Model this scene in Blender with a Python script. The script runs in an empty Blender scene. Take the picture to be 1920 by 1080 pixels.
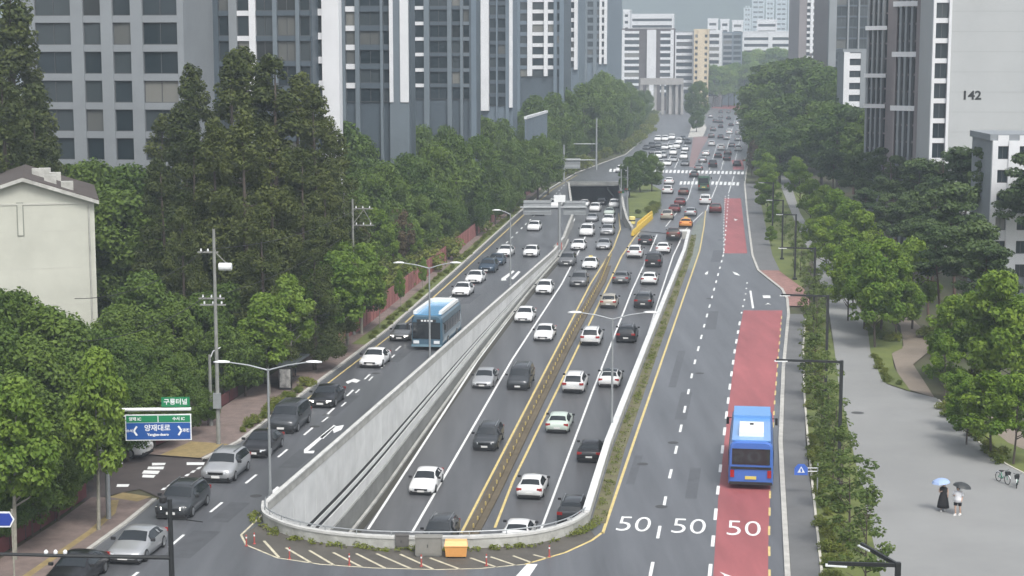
import bpy, bmesh, math, random
import numpy as np
from mathutils import Vector, Matrix
from mathutils.geometry import tessellate_polygon
R = math.radians
HAZE_D = 0.00039
rnd = random.Random(7)
sc = bpy.context.scene
col = sc.collection

# ------------------------------------------------------------------ camera
FPX = 3190.0; CH = 30.0; PITCH = math.atan(430.0 / FPX)
cam_d = bpy.data.cameras.new('camera'); cam = bpy.data.objects.new('camera', cam_d); col.objects.link(cam)
cam.location = (0, 0, CH); cam.rotation_euler = (math.pi / 2 - PITCH, 0, 0)
cam_d.sensor_width = 36; cam_d.lens = FPX / 1920 * 36; cam_d.clip_start = 1; cam_d.clip_end = 9000
sc.camera = cam

# ------------------------------------------------------------------ sky, sun, exposure
SUN_EL, SUN_AZ = R(55), R(158)          # azimuth measured from +Y towards +X
world = bpy.data.worlds.new('World'); sc.world = world; world.use_nodes = True
wn = world.node_tree.nodes; wl = world.node_tree.links
bg = wn['Background']; sky = wn.new('ShaderNodeTexSky'); sky.sky_type = 'NISHITA'; sky.sun_disc = False
sky.sun_elevation = SUN_EL; sky.sun_rotation = SUN_AZ; sky.dust_density = 4.0; sky.air_density = 1.0; sky.ozone_density = 1.0
hs = wn.new('ShaderNodeHueSaturation'); hs.inputs['Saturation'].default_value = 0.30
wl.new(sky.outputs[0], hs.inputs['Color']); wl.new(hs.outputs[0], bg.inputs['Color'])
bg.inputs['Strength'].default_value = 0.15
sd = bpy.data.lights.new('sun', 'SUN'); sun = bpy.data.objects.new('sun', sd); col.objects.link(sun)
sd.energy = 1.5; sd.angle = R(18); sd.color = (1.0, 0.97, 0.92)
sv = Vector((math.sin(SUN_AZ) * math.cos(SUN_EL), math.cos(SUN_AZ) * math.cos(SUN_EL), math.sin(SUN_EL)))
sun.rotation_euler = (-sv).to_track_quat('-Z', 'Y').to_euler(); sun.location = (0, 0, 150)
sc.view_settings.view_transform = 'Standard'; sc.view_settings.look = 'None'
sc.view_settings.exposure = 0.72; sc.view_settings.gamma = 1.0
sc.cycles.volume_bounces = 0; sc.cycles.max_bounces = 4; sc.cycles.diffuse_bounces = 2; sc.cycles.transparent_max_bounces = 6
sc.cycles.volume_step_rate = 4.0

# ------------------------------------------------------------------ pixel -> place
CP, SP = math.cos(PITCH), math.sin(PITCH)
def ray(px, py):
    a = (px - 960) / FPX; b = (540 - py) / FPX
    return Vector((a, CP + b * SP, -SP + b * CP))
def G(px, py, z=0.0):
    d = ray(px, py); t = (CH - z) / -d.z
    return Vector((d.x * t, d.y * t, z))
def PY(px, py, Y):
    d = ray(px, py); t = Y / d.y
    return Vector((d.x * t, Y, CH + d.z * t))
ROADA = (1430 - 960) / FPX * CP
DIR = Vector((ROADA, 1, 0)).normalized(); RT = Vector((DIR.y, -DIR.x, 0)); TH = -math.atan(ROADA)
# underpass floor depth below street level, by distance
_pl = [(60, 7.5), (120, 7.5), (137, 7.25), (160, 5.6), (191, 3.6), (215, 2.4), (238, 1.5), (260, .95), (285, .75), (305, 1.0), (330, 1.9), (365, 3.6), (395, 4.8), (420, 5.1), (470, 5.2)]
_pr = [(60, 7.5), (120, 7.5), (137, 7.25), (160, 5.6), (191, 3.6), (215, 2.4), (238, 1.5), (260, .8), (285, .2), (302, 0.0), (2000, 0.0)]
def prof(P, Y): return float(np.interp(Y, [p[0] for p in P], [p[1] for p in P]))
def DL(Y): return sum(prof(_pl, Y + o) for o in (-8, -4, 0, 4, 8)) / 5
def DR(Y): return sum(prof(_pr, Y + o) for o in (-8, -4, 0, 4, 8)) / 5
def F(px, py, D=DL):
    z = -2.0
    for _ in range(60):
        p = G(px, py, z); z = z * .5 - D(p.y) * .5
    return G(px, py, z)

# ------------------------------------------------------------------ materials
MATS = {}
def mat(name, c, rough=.6, metal=0.0, var=0.0, scale=1.0, c2=None, stretch=None, bump=0.0, emit=None, spec=.5, objrand=0.0, coat=0.0):
    if name in MATS: return MATS[name]
    m = bpy.data.materials.new(name); m.use_nodes = True; nt = m.node_tree; n = nt.nodes; l = nt.links
    b = n['Principled BSDF']; b.inputs['Base Color'].default_value = (*c, 1); b.inputs['Roughness'].default_value = rough
    b.inputs['Metallic'].default_value = metal; b.inputs['Specular IOR Level'].default_value = spec
    if coat: b.inputs['Coat Weight'].default_value = coat; b.inputs['Coat Roughness'].default_value = .08
    if emit: b.inputs['Emission Color'].default_value = (*c, 1); b.inputs['Emission Strength'].default_value = emit
    out = None
    if var or c2:
        tc = n.new('ShaderNodeTexCoord'); mp = n.new('ShaderNodeMapping'); l.new(tc.outputs['Object'], mp.inputs[0])
        if stretch: mp.inputs['Scale'].default_value = stretch
        if stretch: mp.inputs['Rotation'].default_value = (0, 0, -TH)
        nz = n.new('ShaderNodeTexNoise'); nz.inputs['Scale'].default_value = scale; nz.inputs['Detail'].default_value = 6; nz.inputs['Roughness'].default_value = .65
        l.new(mp.outputs[0], nz.inputs['Vector'])
        cr = n.new('ShaderNodeValToRGB'); l.new(nz.outputs[0], cr.inputs[0])
        e = cr.color_ramp.elements; e[0].position = .3; e[1].position = .7
        lo = c2 if c2 else tuple(max(0, x * (1 - var)) for x in c)
        hi = c if c2 else tuple(min(1, x * (1 + var)) for x in c)
        e[0].color = (*lo, 1); e[1].color = (*hi, 1); out = cr.outputs[0]
        l.new(out, b.inputs['Base Color'])
        if bump:
            bp = n.new('ShaderNodeBump'); bp.inputs['Strength'].default_value = bump; bp.inputs['Distance'].default_value = .05
            n2 = n.new('ShaderNodeTexNoise'); n2.inputs['Scale'].default_value = scale * 12; l.new(tc.outputs['Object'], n2.inputs['Vector'])
            l.new(n2.outputs[0], bp.inputs['Height']); l.new(bp.outputs[0], b.inputs['Normal'])
    if objrand:
        oi = n.new('ShaderNodeObjectInfo'); mr = n.new('ShaderNodeMapRange'); l.new(oi.outputs['Random'], mr.inputs[0])
        mr.inputs[3].default_value = 1 - objrand; mr.inputs[4].default_value = 1 + objrand
        mx = n.new('ShaderNodeMix'); mx.data_type = 'RGBA'; mx.blend_type = 'MULTIPLY'; mx.inputs[0].default_value = 1
        if out: l.new(out, mx.inputs[6])
        else: mx.inputs[6].default_value = (*c, 1)
        cb = n.new('ShaderNodeCombineColor'); [l.new(mr.outputs[0], cb.inputs[i]) for i in range(3)]
        l.new(cb.outputs[0], mx.inputs[7]); l.new(mx.outputs[2], b.inputs['Base Color'])
    MATS[name] = m; return m
def leafmat(name, c, c2, transl=.25, rough=.6):
    m = bpy.data.materials.new(name); m.use_nodes = True; nt = m.node_tree; n = nt.nodes; l = nt.links
    b = n['Principled BSDF']; b.inputs['Roughness'].default_value = rough; b.inputs['Specular IOR Level'].default_value = .25
    at = n.new('ShaderNodeAttribute'); at.attribute_name = 'tint'
    oi = n.new('ShaderNodeObjectInfo'); ad = n.new('ShaderNodeMath'); ad.operation = 'MULTIPLY_ADD'
    l.new(oi.outputs['Random'], ad.inputs[0]); ad.inputs[1].default_value = .5; l.new(at.outputs['Fac'], ad.inputs[2])
    sb = n.new('ShaderNodeMath'); sb.operation = 'SUBTRACT'; sb.use_clamp = True; l.new(ad.outputs[0], sb.inputs[0]); sb.inputs[1].default_value = .25
    mx = n.new('ShaderNodeMix'); mx.data_type = 'RGBA'; l.new(sb.outputs[0], mx.inputs[0]); mx.inputs[6].default_value = (*c, 1); mx.inputs[7].default_value = (*c2, 1)
    l.new(mx.outputs[2], b.inputs['Base Color'])
    tr = n.new('ShaderNodeBsdfTranslucent'); l.new(mx.outputs[2], tr.inputs[0]); ms = n.new('ShaderNodeMixShader'); ms.inputs[0].default_value = transl
    l.new(b.outputs[0], ms.inputs[1]); l.new(tr.outputs[0], ms.inputs[2]); l.new(ms.outputs[0], n['Material Output'].inputs['Surface'])
    MATS[name] = m; return m

# ------------------------------------------------------------------ mesh helpers
class MB:
    def __init__(s): s.v = []; s.f = []; s.m = []
    def add(s, vs, fs, mi=0):
        o = len(s.v); s.v += [tuple(v) for v in vs]; s.f += [tuple(i + o for i in f) for f in fs]; s.m += [mi] * len(fs); return s
    def box(s, x0, x1, y0, y1, z0, z1, mi=0):
        return s.add([(x0, y0, z0), (x1, y0, z0), (x1, y1, z0), (x0, y1, z0), (x0, y0, z1), (x1, y0, z1), (x1, y1, z1), (x0, y1, z1)],
                     [(0, 3, 2, 1), (4, 5, 6, 7), (0, 1, 5, 4), (1, 2, 6, 5), (2, 3, 7, 6), (3, 0, 4, 7)], mi)
    def bar(s, a, b, w, h=None, mi=0):
        h = h or w; a = Vector(a); b = Vector(b); d = (b - a).normalized()
        u = Vector((0, 0, 1)) if abs(d.z) < .95 else Vector((0, 1, 0)); x = d.cross(u).normalized(); y = x.cross(d)
        vs = [p + x * sx * w / 2 + y * sy * h / 2 for p in (a, b) for sx, sy in ((-1, -1), (1, -1), (1, 1), (-1, 1))]
        return s.add(vs, [(0, 3, 2, 1), (4, 5, 6, 7), (0, 1, 5, 4), (1, 2, 6, 5), (2, 3, 7, 6), (3, 0, 4, 7)], mi)
    def tube(s, pts, rad, n=8, mi=0, cap=True):
        pts = [Vector(p) for p in pts]; rs = rad if isinstance(rad, (list, tuple)) else [rad] * len(pts); vs = []; fs = []
        for i, p in enumerate(pts):
            d = (pts[min(i + 1, len(pts) - 1)] - pts[max(i - 1, 0)]).normalized()
            u = Vector((0, 0, 1)) if abs(d.z) < .9 else Vector((0, 1, 0)); x = d.cross(u).normalized(); y = x.cross(d)
            vs += [p + (x * math.cos(2 * math.pi * k / n) + y * math.sin(2 * math.pi * k / n)) * rs[i] for k in range(n)]
        for i in range(len(pts) - 1):
            for k in range(n): fs.append((i * n + k, i * n + (k + 1) % n, (i + 1) * n + (k + 1) % n, (i + 1) * n + k))
        if cap: fs.append(tuple(range(n))[::-1]); fs.append(tuple((len(pts) - 1) * n + k for k in range(n)))
        return s.add(vs, fs, mi)
    def lathe(s, prf, n=12, c=(0, 0, 0), mi=0):
        vs = []; fs = []
        for r, z in prf: vs += [(c[0] + r * math.cos(2 * math.pi * k / n), c[1] + r * math.sin(2 * math.pi * k / n), c[2] + z) for k in range(n)]
        for i in range(len(prf) - 1):
            for k in range(n): fs.append((i * n + k, i * n + (k + 1) % n, (i + 1) * n + (k + 1) % n, (i + 1) * n + k))
        fs.append(tuple(range(n))[::-1]); fs.append(tuple((len(prf) - 1) * n + k for k in range(n)))
        return s.add(vs, fs, mi)
    def prism(s, poly, z0, z1, mi=0):
        n = len(poly); vs = [(p[0], p[1], z0) for p in poly] + [(p[0], p[1], z1) for p in poly]
        a = sum(poly[i][0] * poly[(i + 1) % n][1] - poly[(i + 1) % n][0] * poly[i][1] for i in range(n))
        tri = tessellate_polygon([[Vector((p[0], p[1], 0)) for p in poly]])
        fs = [(i, (i + 1) % n, n + (i + 1) % n, n + i) if a > 0 else (n + i, n + (i + 1) % n, (i + 1) % n, i) for i in range(n)]
        for t in tri:
            A, B, C = (poly[i] for i in t); ar = (B[0] - A[0]) * (C[1] - A[1]) - (C[0] - A[0]) * (B[1] - A[1])
            t = t if ar > 0 else t[::-1]; fs.append(tuple(n + i for i in t)); fs.append(tuple(i for i in t[::-1]))
        return s.add(vs, fs, mi)
    def wall(s, pts, thick, z0f, z1f, mi=0):          # a wall along a ground polyline; z0f, z1f are numbers or functions of the point
        n = len(pts); L = offset(pts, thick / 2); Rr = offset(pts, -thick / 2); g = lambda f, p: f(p) if callable(f) else f
        vs = []
        for i in range(n): vs += [(L[i].x, L[i].y, g(z0f, pts[i])), (Rr[i].x, Rr[i].y, g(z0f, pts[i])), (Rr[i].x, Rr[i].y, g(z1f, pts[i])), (L[i].x, L[i].y, g(z1f, pts[i]))]
        fs = [(0, 1, 2, 3), tuple(4 * (n - 1) + k for k in (3, 2, 1, 0))]
        for i in range(n - 1):
            for k in range(4): fs.append((4 * i + k, 4 * i + 4 + k, 4 * i + 4 + (k + 1) % 4, 4 * i + (k + 1) % 4))
        return s.add(vs, fs, mi)
    def mesh(s, name, mats=(), smooth=False):
        me = bpy.data.meshes.new(name); me.from_pydata(s.v, [], s.f); me.polygons.foreach_set('material_index', s.m)
        for m in (mats if isinstance(mats, (list, tuple)) else [mats]): me.materials.append(m)
        if smooth: me.polygons.foreach_set('use_smooth', [True] * len(s.f))
        me.update()
        bm = bmesh.new(); bm.from_mesh(me); bmesh.ops.recalc_face_normals(bm, faces=bm.faces); bm.to_mesh(me); bm.free()
        return me
    def build(s, name, mats, parent=None, smooth=False): return obj(name, s.mesh(name, mats, smooth), parent)
def obj(name, me, parent=None, loc=None):
    o = bpy.data.objects.new(name, me); col.objects.link(o)
    if parent: o.parent = parent
    if loc is not None: o.location = loc
    return o
def tag(o, label=None, cat=None, group=None, kind=None):
    if label: o['label'] = label
    if cat: o['category'] = cat
    if group: o['group'] = group
    if kind: o['kind'] = kind
    return o
def thing(name, label, cat, loc=(0, 0, 0), rz=0.0, group=None):
    o = bpy.data.objects.new(name, None); col.objects.link(o); o.location = loc; o.rotation_euler = (0, 0, rz); o.empty_display_size = .2
    return tag(o, label, cat, group)
def offset(pts, d):
    out = []
    for i, p in enumerate(pts):
        a = pts[max(i - 1, 0)]; b = pts[min(i + 1, len(pts) - 1)]; t = Vector((b[0] - a[0], b[1] - a[1], 0)).normalized()
        out.append(Vector((p[0] - t.y * d, p[1] + t.x * d, p[2] if len(p) > 2 else 0)))
    return out
def densify(px, n=6):
    out = []
    for a, b in zip(px[:-1], px[1:]):
        for k in range(n): out.append((a[0] + (b[0] - a[0]) * k / n, a[1] + (b[1] - a[1]) * k / n))
    return out + [px[-1]]
def resample(pts, step):
    out = [pts[0]]; acc = 0
    for a, b in zip(pts[:-1], pts[1:]):
        L = (b - a).length; n = max(1, int(L / step))
        out += [a.lerp(b, k / n) for k in range(1, n + 1)]
    return out
def ribbon(pts, w, dz=0.004):
    L = offset(pts, w / 2); Rr = offset(pts, -w / 2); m = MB(); n = len(pts); vs = []
    for i in range(n): vs += [(L[i].x, L[i].y, pts[i].z + dz), (Rr[i].x, Rr[i].y, pts[i].z + dz)]
    m.add(vs, [(2 * i, 2 * i + 1, 2 * i + 3, 2 * i + 2) for i in range(n - 1)]); return m
def dashes(pts, on, off, start=0.0):
    segs = []; cur = []; d = -start
    P = resample(pts, .4); per = on + off
    for a, b in zip(P[:-1], P[1:]):
        inside = (d % per) < on
        if inside: cur.append(a)
        elif len(cur) > 1: segs.append(cur); cur = []
        else: cur = []
        d += (b - a).length
    return segs
def gp(px, z=0.0): return [G(x, y, z) for x, y in px]
def gpt(px, z):
    out = [G(x, y, z) for x, y in px]
    for v in out: v.z = 0.0
    return out
def sheet(name, loops, z, m):                    # flat sheet with holes
    vl = [[Vector((p[0], p[1], 0)) for p in lp] for lp in loops]; flat = [v for lp in vl for v in lp]
    mb = MB(); fs = []
    for t in tessellate_polygon(vl):
        A, B, C = (flat[i] for i in t); ar = (B.x - A.x) * (C.y - A.y) - (C.x - A.x) * (B.y - A.y)
        fs.append(tuple(t) if ar > 0 else tuple(t[::-1]))
    mb.add([(v.x, v.y, z) for v in flat], fs)
    me = bpy.data.meshes.new(name); me.from_pydata(mb.v, [], mb.f); me.materials.append(m); me.update()
    return obj(name, me)
def text_mesh(body, m, size=1.0, ext=.01, sx=1.0, sy=1.0, bold=0.0, align='CENTER'):
    c = bpy.data.curves.new('lettering', 'FONT'); c.body = body; c.size = size; c.extrude = ext; c.offset = bold; c.align_x = align; c.align_y = 'CENTER'; c.resolution_u = 4
    o = bpy.data.objects.new('lettering', c); col.objects.link(o); dg = bpy.context.evaluated_depsgraph_get(); dg.update()
    me = bpy.data.meshes.new_from_object(o.evaluated_get(dg)); bpy.data.objects.remove(o); me.materials.clear(); me.materials.append(m)
    for v in me.vertices: v.co.x *= sx; v.co.y *= sy
    me.name = 'lettering'; return me

# material palette
ASPH = mat('asphalt', (.094, .098, .106), .40, var=.30, scale=.55, stretch=(1, .06, 1), bump=.15)
ASPHL = mat('asphalt_left', (.058, .059, .062), .55, var=.22, scale=.25, stretch=(1, .12, 1), bump=.15)
FLOOR = mat('underpass_asphalt', (.086, .088, .092), .40, var=.28, scale=.6, stretch=(1, .05, 1), bump=.12)
PAINT = mat('road_paint_white', (.72, .73, .72), .55, var=.12, scale=3)
YELLOW = mat('road_paint_yellow', (.58, .46, .19), .6, var=.2, scale=2)
REDLANE = mat('red_bus_lane', (.30, .088, .092), .6, var=.25, scale=.35, stretch=(1, .15, 1))
CONC = mat('concrete', (.36, .36, .34), .8, var=.22, scale=.5)
CONCD = mat('concrete_grey', (.20, .205, .195), .85, var=.25, scale=.4)
CONCW = mat('concrete_white', (.50, .50, .47), .8, c2=(.27, .27, .245), scale=.9)
COPE = mat('coping_pale', (.60, .60, .58), .7, c2=(.42, .42, .40), scale=1.2)
PANELW = mat('white_wall_panel', (.72, .73, .72), .6, c2=(.56, .57, .56), scale=.5, objrand=.06)
DARK = mat('dark_gap', (.03, .032, .034), .8)
KERB = mat('kerb_stone', (.42, .41, .38), .8, var=.2, scale=1.2)
PLAZA = mat('plaza_paving', (.235, .237, .232), .65, var=.10, scale=.12)
PATH = mat('footpath', (.13, .132, .132), .7, var=.15, scale=.3)
BROWNP = mat('brown_path', (.21, .175, .14), .8, var=.15, scale=.3)
BRICKP = mat('sidewalk_paving', (.17, .13, .115), .85, var=.25, scale=.9)
EARTH = mat('earth', (.06, .078, .028), .95, c2=(.07, .056, .036), scale=.08, bump=.3)
GRASSM = mat('grass_ground', (.14, .165, .04), .95, c2=(.075, .10, .028), scale=.3)
GALV = mat('galvanised_steel', (.34, .36, .37), .5, .5, var=.1, scale=2)
BLACKM = mat('black_metal', (.022, .024, .025), .5, .2)
LAMPW = mat('lamp_head_white', (.75, .77, .77), .4)
WOODP = mat('concrete_pole', (.22, .225, .21), .8, var=.2, scale=2)
GLASS = mat('window_glass', (.022, .032, .038), .12, spec=.6, objrand=.5)
_n = GLASS.node_tree.nodes; _l = GLASS.node_tree.links; _oi = _n.new('ShaderNodeObjectInfo'); _cr = _n.new('ShaderNodeValToRGB'); _cr.color_ramp.interpolation = 'CONSTANT'
_e = _cr.color_ramp.elements; _e[0].color = (.018, .028, .034, 1); _e[1].position = .34; _e[1].color = (.03, .042, .05, 1)
for _p, _c in ((.62, (.05, .062, .068)), (.8, (.025, .03, .032)), (.87, (.11, .115, .11)), (.95, (.19, .19, .175))): _x = _e.new(_p); _x.color = (*_c, 1)
_l.new(_oi.outputs['Random'], _cr.inputs[0]); _l.new(_cr.outputs[0], _n['Principled BSDF'].inputs['Base Color'])
CARGLASS = mat('car_glass', (.014, .018, .021), .08, spec=.7)
TYRE = mat('tyre_rubber', (.015, .015, .016), .85)
RIM = mat('alloy_rim', (.35, .36, .37), .35, .8)
LAMPC = mat('headlight_lens', (.75, .78, .8), .1)
LAMPON = mat('headlight_lit', (1.0, .97, .88), .2, emit=3.0)
TAIL = mat('tail_light', (.32, .015, .012), .2)
PLATE = mat('plate_white', (.7, .7, .68), .5)
TRIM = mat('black_trim', (.018, .018, .019), .6)
# ================================================================== GROUND, ROADS, UNDERPASS
LEFT_PAR = densify([(497, 943), (655, 806), (810, 670), (925, 569), (1040, 468)], 5)          # left lip of the cutting
DIP_L = [(1056, 452), (1074, 405), (1066, 346)]
DIP_R = [(1162, 346), (1170, 395), (1176, 415), (1186, 432)]
RIGHT_PAR = densify([(1292, 432), (1283, 468), (1212, 642), (1140, 826), (1099, 958)], 5)
NEAR_ARC = [(1072, 998), (1030, 1012), (970, 1022), (880, 1027), (780, 1028), (690, 1025), (610, 1017), (550, 1005), (512, 990), (497, 978)]
LP = gpt(LEFT_PAR, .62); RP = gpt(RIGHT_PAR, .8)
HOLE = LP + gp(DIP_L) + gp(DIP_R) + RP + gp(NEAR_ARC)
kerbL_near = gp([(-330, 1400), (-60, 1200), (240, 982), (294, 938)])
kerbL_far = gp([(385, 862), (450, 830), (590, 724), (730, 618), (850, 512), (975, 398), (1030, 355), (1080, 325), (1130, 306), (1174, 290), (1202, 265), (1219, 250), (1234, 215), (1248, 200), (1262, 189)])
kerbR = gp([(1492, 1400), (1480, 1200), (1472, 1080), (1463, 900), (1460, 830), (1466, 690), (1476, 590), (1474, 562), (1464, 543), (1420, 508), (1409, 480), (1400, 405), (1397, 370), (1395, 345), (1399, 318), (1407, 285), (1408, 250), (1404, 215), (1398, 189)])
OUT = kerbL_near + kerbL_far + kerbR[::-1]
road = tag(sheet('road', [OUT, HOLE], 0.0, ASPH), kind='structure')
big = [(-2600, -150), (2600, -150), (2600, 4200), (-2600, 4200)]
tag(sheet('ground', [big, HOLE], -0.06, EARTH), kind='structure')
side = gp([(300, 933), (262, 917), (190, 932), (60, 965), (-120, 985), (-120, 850), (60, 800), (270, 832), (330, 855), (392, 857), (430, 870)])
tag(sheet('side_street', [side], 0.004, mat('side_street_paving', (.062, .052, .05), .7, var=.2, scale=.6)), kind='structure')

# underpass floor, two carriageways
def interpX(px, extra=()):
    P = sorted([(p.y, p.x) for p in px] + list(extra)); ys = [p[0] for p in P]; xs = [p[1] for p in P]
    return lambda Y: float(np.interp(Y, ys, xs))
XL = interpX(LP + gp(DIP_L), [(60, LP[0].x - ROADA * (LP[0].y - 60))])
XR = interpX(RP, [(60, RP[-1].x - ROADA * (RP[-1].y - 60))])
MEDIAN_U = -22.35
mx = [(60, ROADA * 60 + MEDIAN_U), (240, ROADA * 240 + MEDIAN_U)] + [(F(*p).y, F(*p).x) for p in ((1152, 468), (1168, 440), (1182, 424))] + [(p.y, p.x) for p in gp([(1170, 395), (1162, 346)])]
mx.sort()
XM = lambda Y: float(np.interp(Y, [p[0] for p in mx], [p[1] for p in mx]))
def floor_mesh(name, Ys, x0, x1, D):
    m = MB(); vs = []
    for Y in Ys: vs += [(x0(Y), Y, -D(Y)), ((x0(Y) + x1(Y)) / 2, Y, -D(Y)), (x1(Y), Y, -D(Y))]
    m.add(vs, [f for i in range(len(Ys) - 1) for f in ((3 * i, 3 * i + 1, 3 * i + 4, 3 * i + 3), (3 * i + 1, 3 * i + 2, 3 * i + 5, 3 * i + 4))])
    me = bpy.data.meshes.new(name); me.from_pydata(m.v, [], m.f); me.materials.append(FLOOR); me.update(); return tag(obj(name, me), kind='structure')
YsL = list(np.arange(62, 470, 4.0)); YsR = list(np.arange(62, 303, 4.0)) + [303]
fl = floor_mesh('underpass_road', YsL, lambda Y: XL(Y), XM, DL)
fr = floor_mesh('underpass_road', YsR, XM, lambda Y: XR(Y), DR)

# painted lines -----------------------------------------------------
def line(px, w, m, name='lane_line', surf=None, parent=None, n=6):
    pts = [surf(*p) if surf else G(*p) for p in densify(px, n)]
    return ribbon(pts, w, .03 if surf else .004).build(name, m, parent or road)
def dash(px, w, on, off, m=PAINT, name='lane_dash', start=0, parent=None):
    for s in dashes(gp(densify(px, 4)), on, off, start): ribbon(s, w).build(name, m, parent or road)
FLf = lambda x, y: F(x, y, DL); FRf = lambda x, y: F(x, y, DR)
line([(690, 993), (895, 677), (1003, 533), (1032, 492), (1052, 462), (1078, 410)], .22, PAINT, 'edge_line', FLf, fl)
line([(772, 1000), (960, 675), (1053, 533), (1086, 470), (1112, 410)], .22, PAINT, 'lane_line', FLf, fl)
line([(865, 1000), (1032, 677), (1107, 533), (1150, 465), (1163, 430), (1160, 400)], .22, YELLOW, 'edge_line', FLf, fl)
line([(928, 990), (962, 902), (1070, 680), (1135, 545), (1166, 480), (1190, 445), (1200, 434)], .22, YELLOW, 'edge_line', FRf, fr)
line([(1012, 1000), (1110, 737), (1185, 545), (1215, 480), (1232, 440)], .2, PAINT, 'lane_line', FRf, fr)
line([(1105, 960), (1195, 692), (1232, 572), (1262, 480), (1284, 434)], .2, PAINT, 'edge_line', FRf, fr)
# surface carriageways
line([(1130, 1000), (1185, 838), (1262, 615), (1312, 470), (1320, 425), (1323, 395)], .2, YELLOW, 'edge_line')
line([(1325, 395), (1332, 372)], .16, PAINT, 'edge_line'); line([(1284, 432), (1300, 415), (1318, 398)], .16, PAINT, 'edge_line')
dash([(1219, 1080), (1231, 1020), (1255, 897), (1271, 829), (1300, 690), (1319, 616), (1345, 520), (1357, 475), (1362, 420), (1366, 365)], .2, 3.1, 4.7)
dash([(1330, 1085), (1345, 930), (1358, 812), (1370, 712), (1378, 655), (1390, 588)], .22, 3.1, 3.3)
dash([(1390, 588), (1398, 552), (1402, 520)], .18, 1.5, 4)
dash([(1357, 475), (1357, 420), (1360, 365)], .16, 2.5, 3)
dash([(1443, 1085), (1442, 1000), (1445, 880), (1452, 760), (1459, 670), (1466, 588)], .14, 2.2, 2.4, YELLOW)
line([(1407, 545), (1412, 578)], .25, PAINT)
def red(px): return tag(sheet('bus_lane', [gp(px)], .003, REDLANE), kind='structure')
r1 = red([(1337, 1085), (1347, 930), (1360, 812), (1372, 712), (1380, 655), (1394, 582), (1467, 582), (1459, 670), (1452, 760), (1446, 880), (1441, 1000), (1440, 1085)])
r2 = red([(1358, 475), (1359, 425), (1358, 372), (1389, 372), (1395, 425), (1401, 475)])
red([(1375, 318), (1372, 300), (1390, 300), (1397, 318)])
red([(1334, 203), (1338, 196), (1395, 196), (1400, 222), (1390, 224), (1384, 204)])
# left carriageway on the surface
dash([(225, 1100), (322, 1022), (398, 957), (530, 850), (600, 790), (690, 705), (750, 650), (845, 556), (905, 500), (960, 445), (1015, 392), (1060, 345)], .2, 3.2, 4.8)
dash([(585, 806), (640, 762), (690, 715), (760, 645)], .16, 2.2, 4, start=3)
line([(735, 627), (852, 522), (985, 400), (1035, 356), (1082, 328)], .18, YELLOW, 'edge_line')
line([(440, 850), (600, 730), (735, 627)], .15, YELLOW, 'edge_line')
def marks(poly, m=PAINT, name='road_arrow', z=.009):
    o = sheet(name, [gp(poly)], z, m); o.parent = road; return o
marks([(570, 843), (626, 797), (630, 799), (577, 846), (590, 845), (588, 850), (570, 850)])
marks([(600, 820), (626, 800), (645, 797), (640, 806), (626, 812), (624, 806), (606, 823)])
marks([(648, 716), (664, 710), (676, 713), (668, 718), (660, 716), (652, 720)])
marks([(940, 522), (962, 507), (965, 509), (948, 523), (950, 526), (940, 526)]); marks([(958, 522), (972, 508), (976, 510), (962, 524)])
marks([(505, 925), (520, 912), (524, 914), (510, 928)]); marks([(514, 931), (528, 918), (531, 920), (518, 934)])
# 50 50 50
me50 = text_mesh('50', PAINT, 1.0, .0, 1, 1, -.008)
xs = [v.co.x for v in me50.vertices]; ys = [v.co.y for v in me50.vertices]
for v in me50.vertices: v.co.x *= 2.15 / (max(xs) - min(xs)); v.co.y *= 3.5 / (max(ys) - min(ys)); v.co.z = 0
for px, py in ((1188, 984), (1291, 988), (1394, 992)):
    p = G(px, py); o = obj('speed_number', me50, road, (p.x, p.y, .010)); o.rotation_euler = (0, 0, TH)
marks([(1357, 1078), (1349, 1072), (1375, 1082), (1380, 1090), (1362, 1090)], z=.009)
marks([(1322, 512), (1328, 508), (1327, 514), (1322, 515)]); marks([(1373, 509), (1382, 512), (1388, 517), (1378, 515)]); marks([(1430, 554), (1444, 554), (1445, 559), (1431, 559)]); marks([(1376, 410), (1384, 412), (1378, 414)], z=.009)
marks([(1434, 572), (1440, 568), (1446, 572), (1440, 570)])
# far crossings
def stripes(a, b, n, wpx, dpx, name='crosswalk_stripe'):
    for k in range(n):
        t = (k + .25) / n; x = a[0] + (b[0] - a[0]) * t; y = a[1] + (b[1] - a[1]) * t
        o = sheet(name, [gp([(x, y), (x + wpx, y), (x + wpx + dpx * .25, y - dpx), (x + dpx * .25, y - dpx)])], .006, PAINT); o.parent = road
stripes((1140, 322), (1395, 327), 34, 4.6, 5.5)
stripes((1272, 346), (1308, 346), 5, 4.6, 6.0); stripes((1331, 346), (1386, 348), 7, 4.8, 6.0)
for a, b in (((1334, 372), (1352, 328)), ((1366, 362), (1376, 330)), ((1290, 372), (1303, 330)), ((1352, 318), (1378, 225)), ((1330, 318), (1345, 270)), ((1376, 312), (1392, 240)), ((1310, 318), (1330, 280)), ((1265, 315), (1290, 262)), ((1245, 315), (1274, 262)), ((1225, 315), (1255, 265))):
    line([a, b], .16, PAINT)
line([(1290, 372), (1248, 425)], .14, PAINT, 'lane_line')
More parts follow.
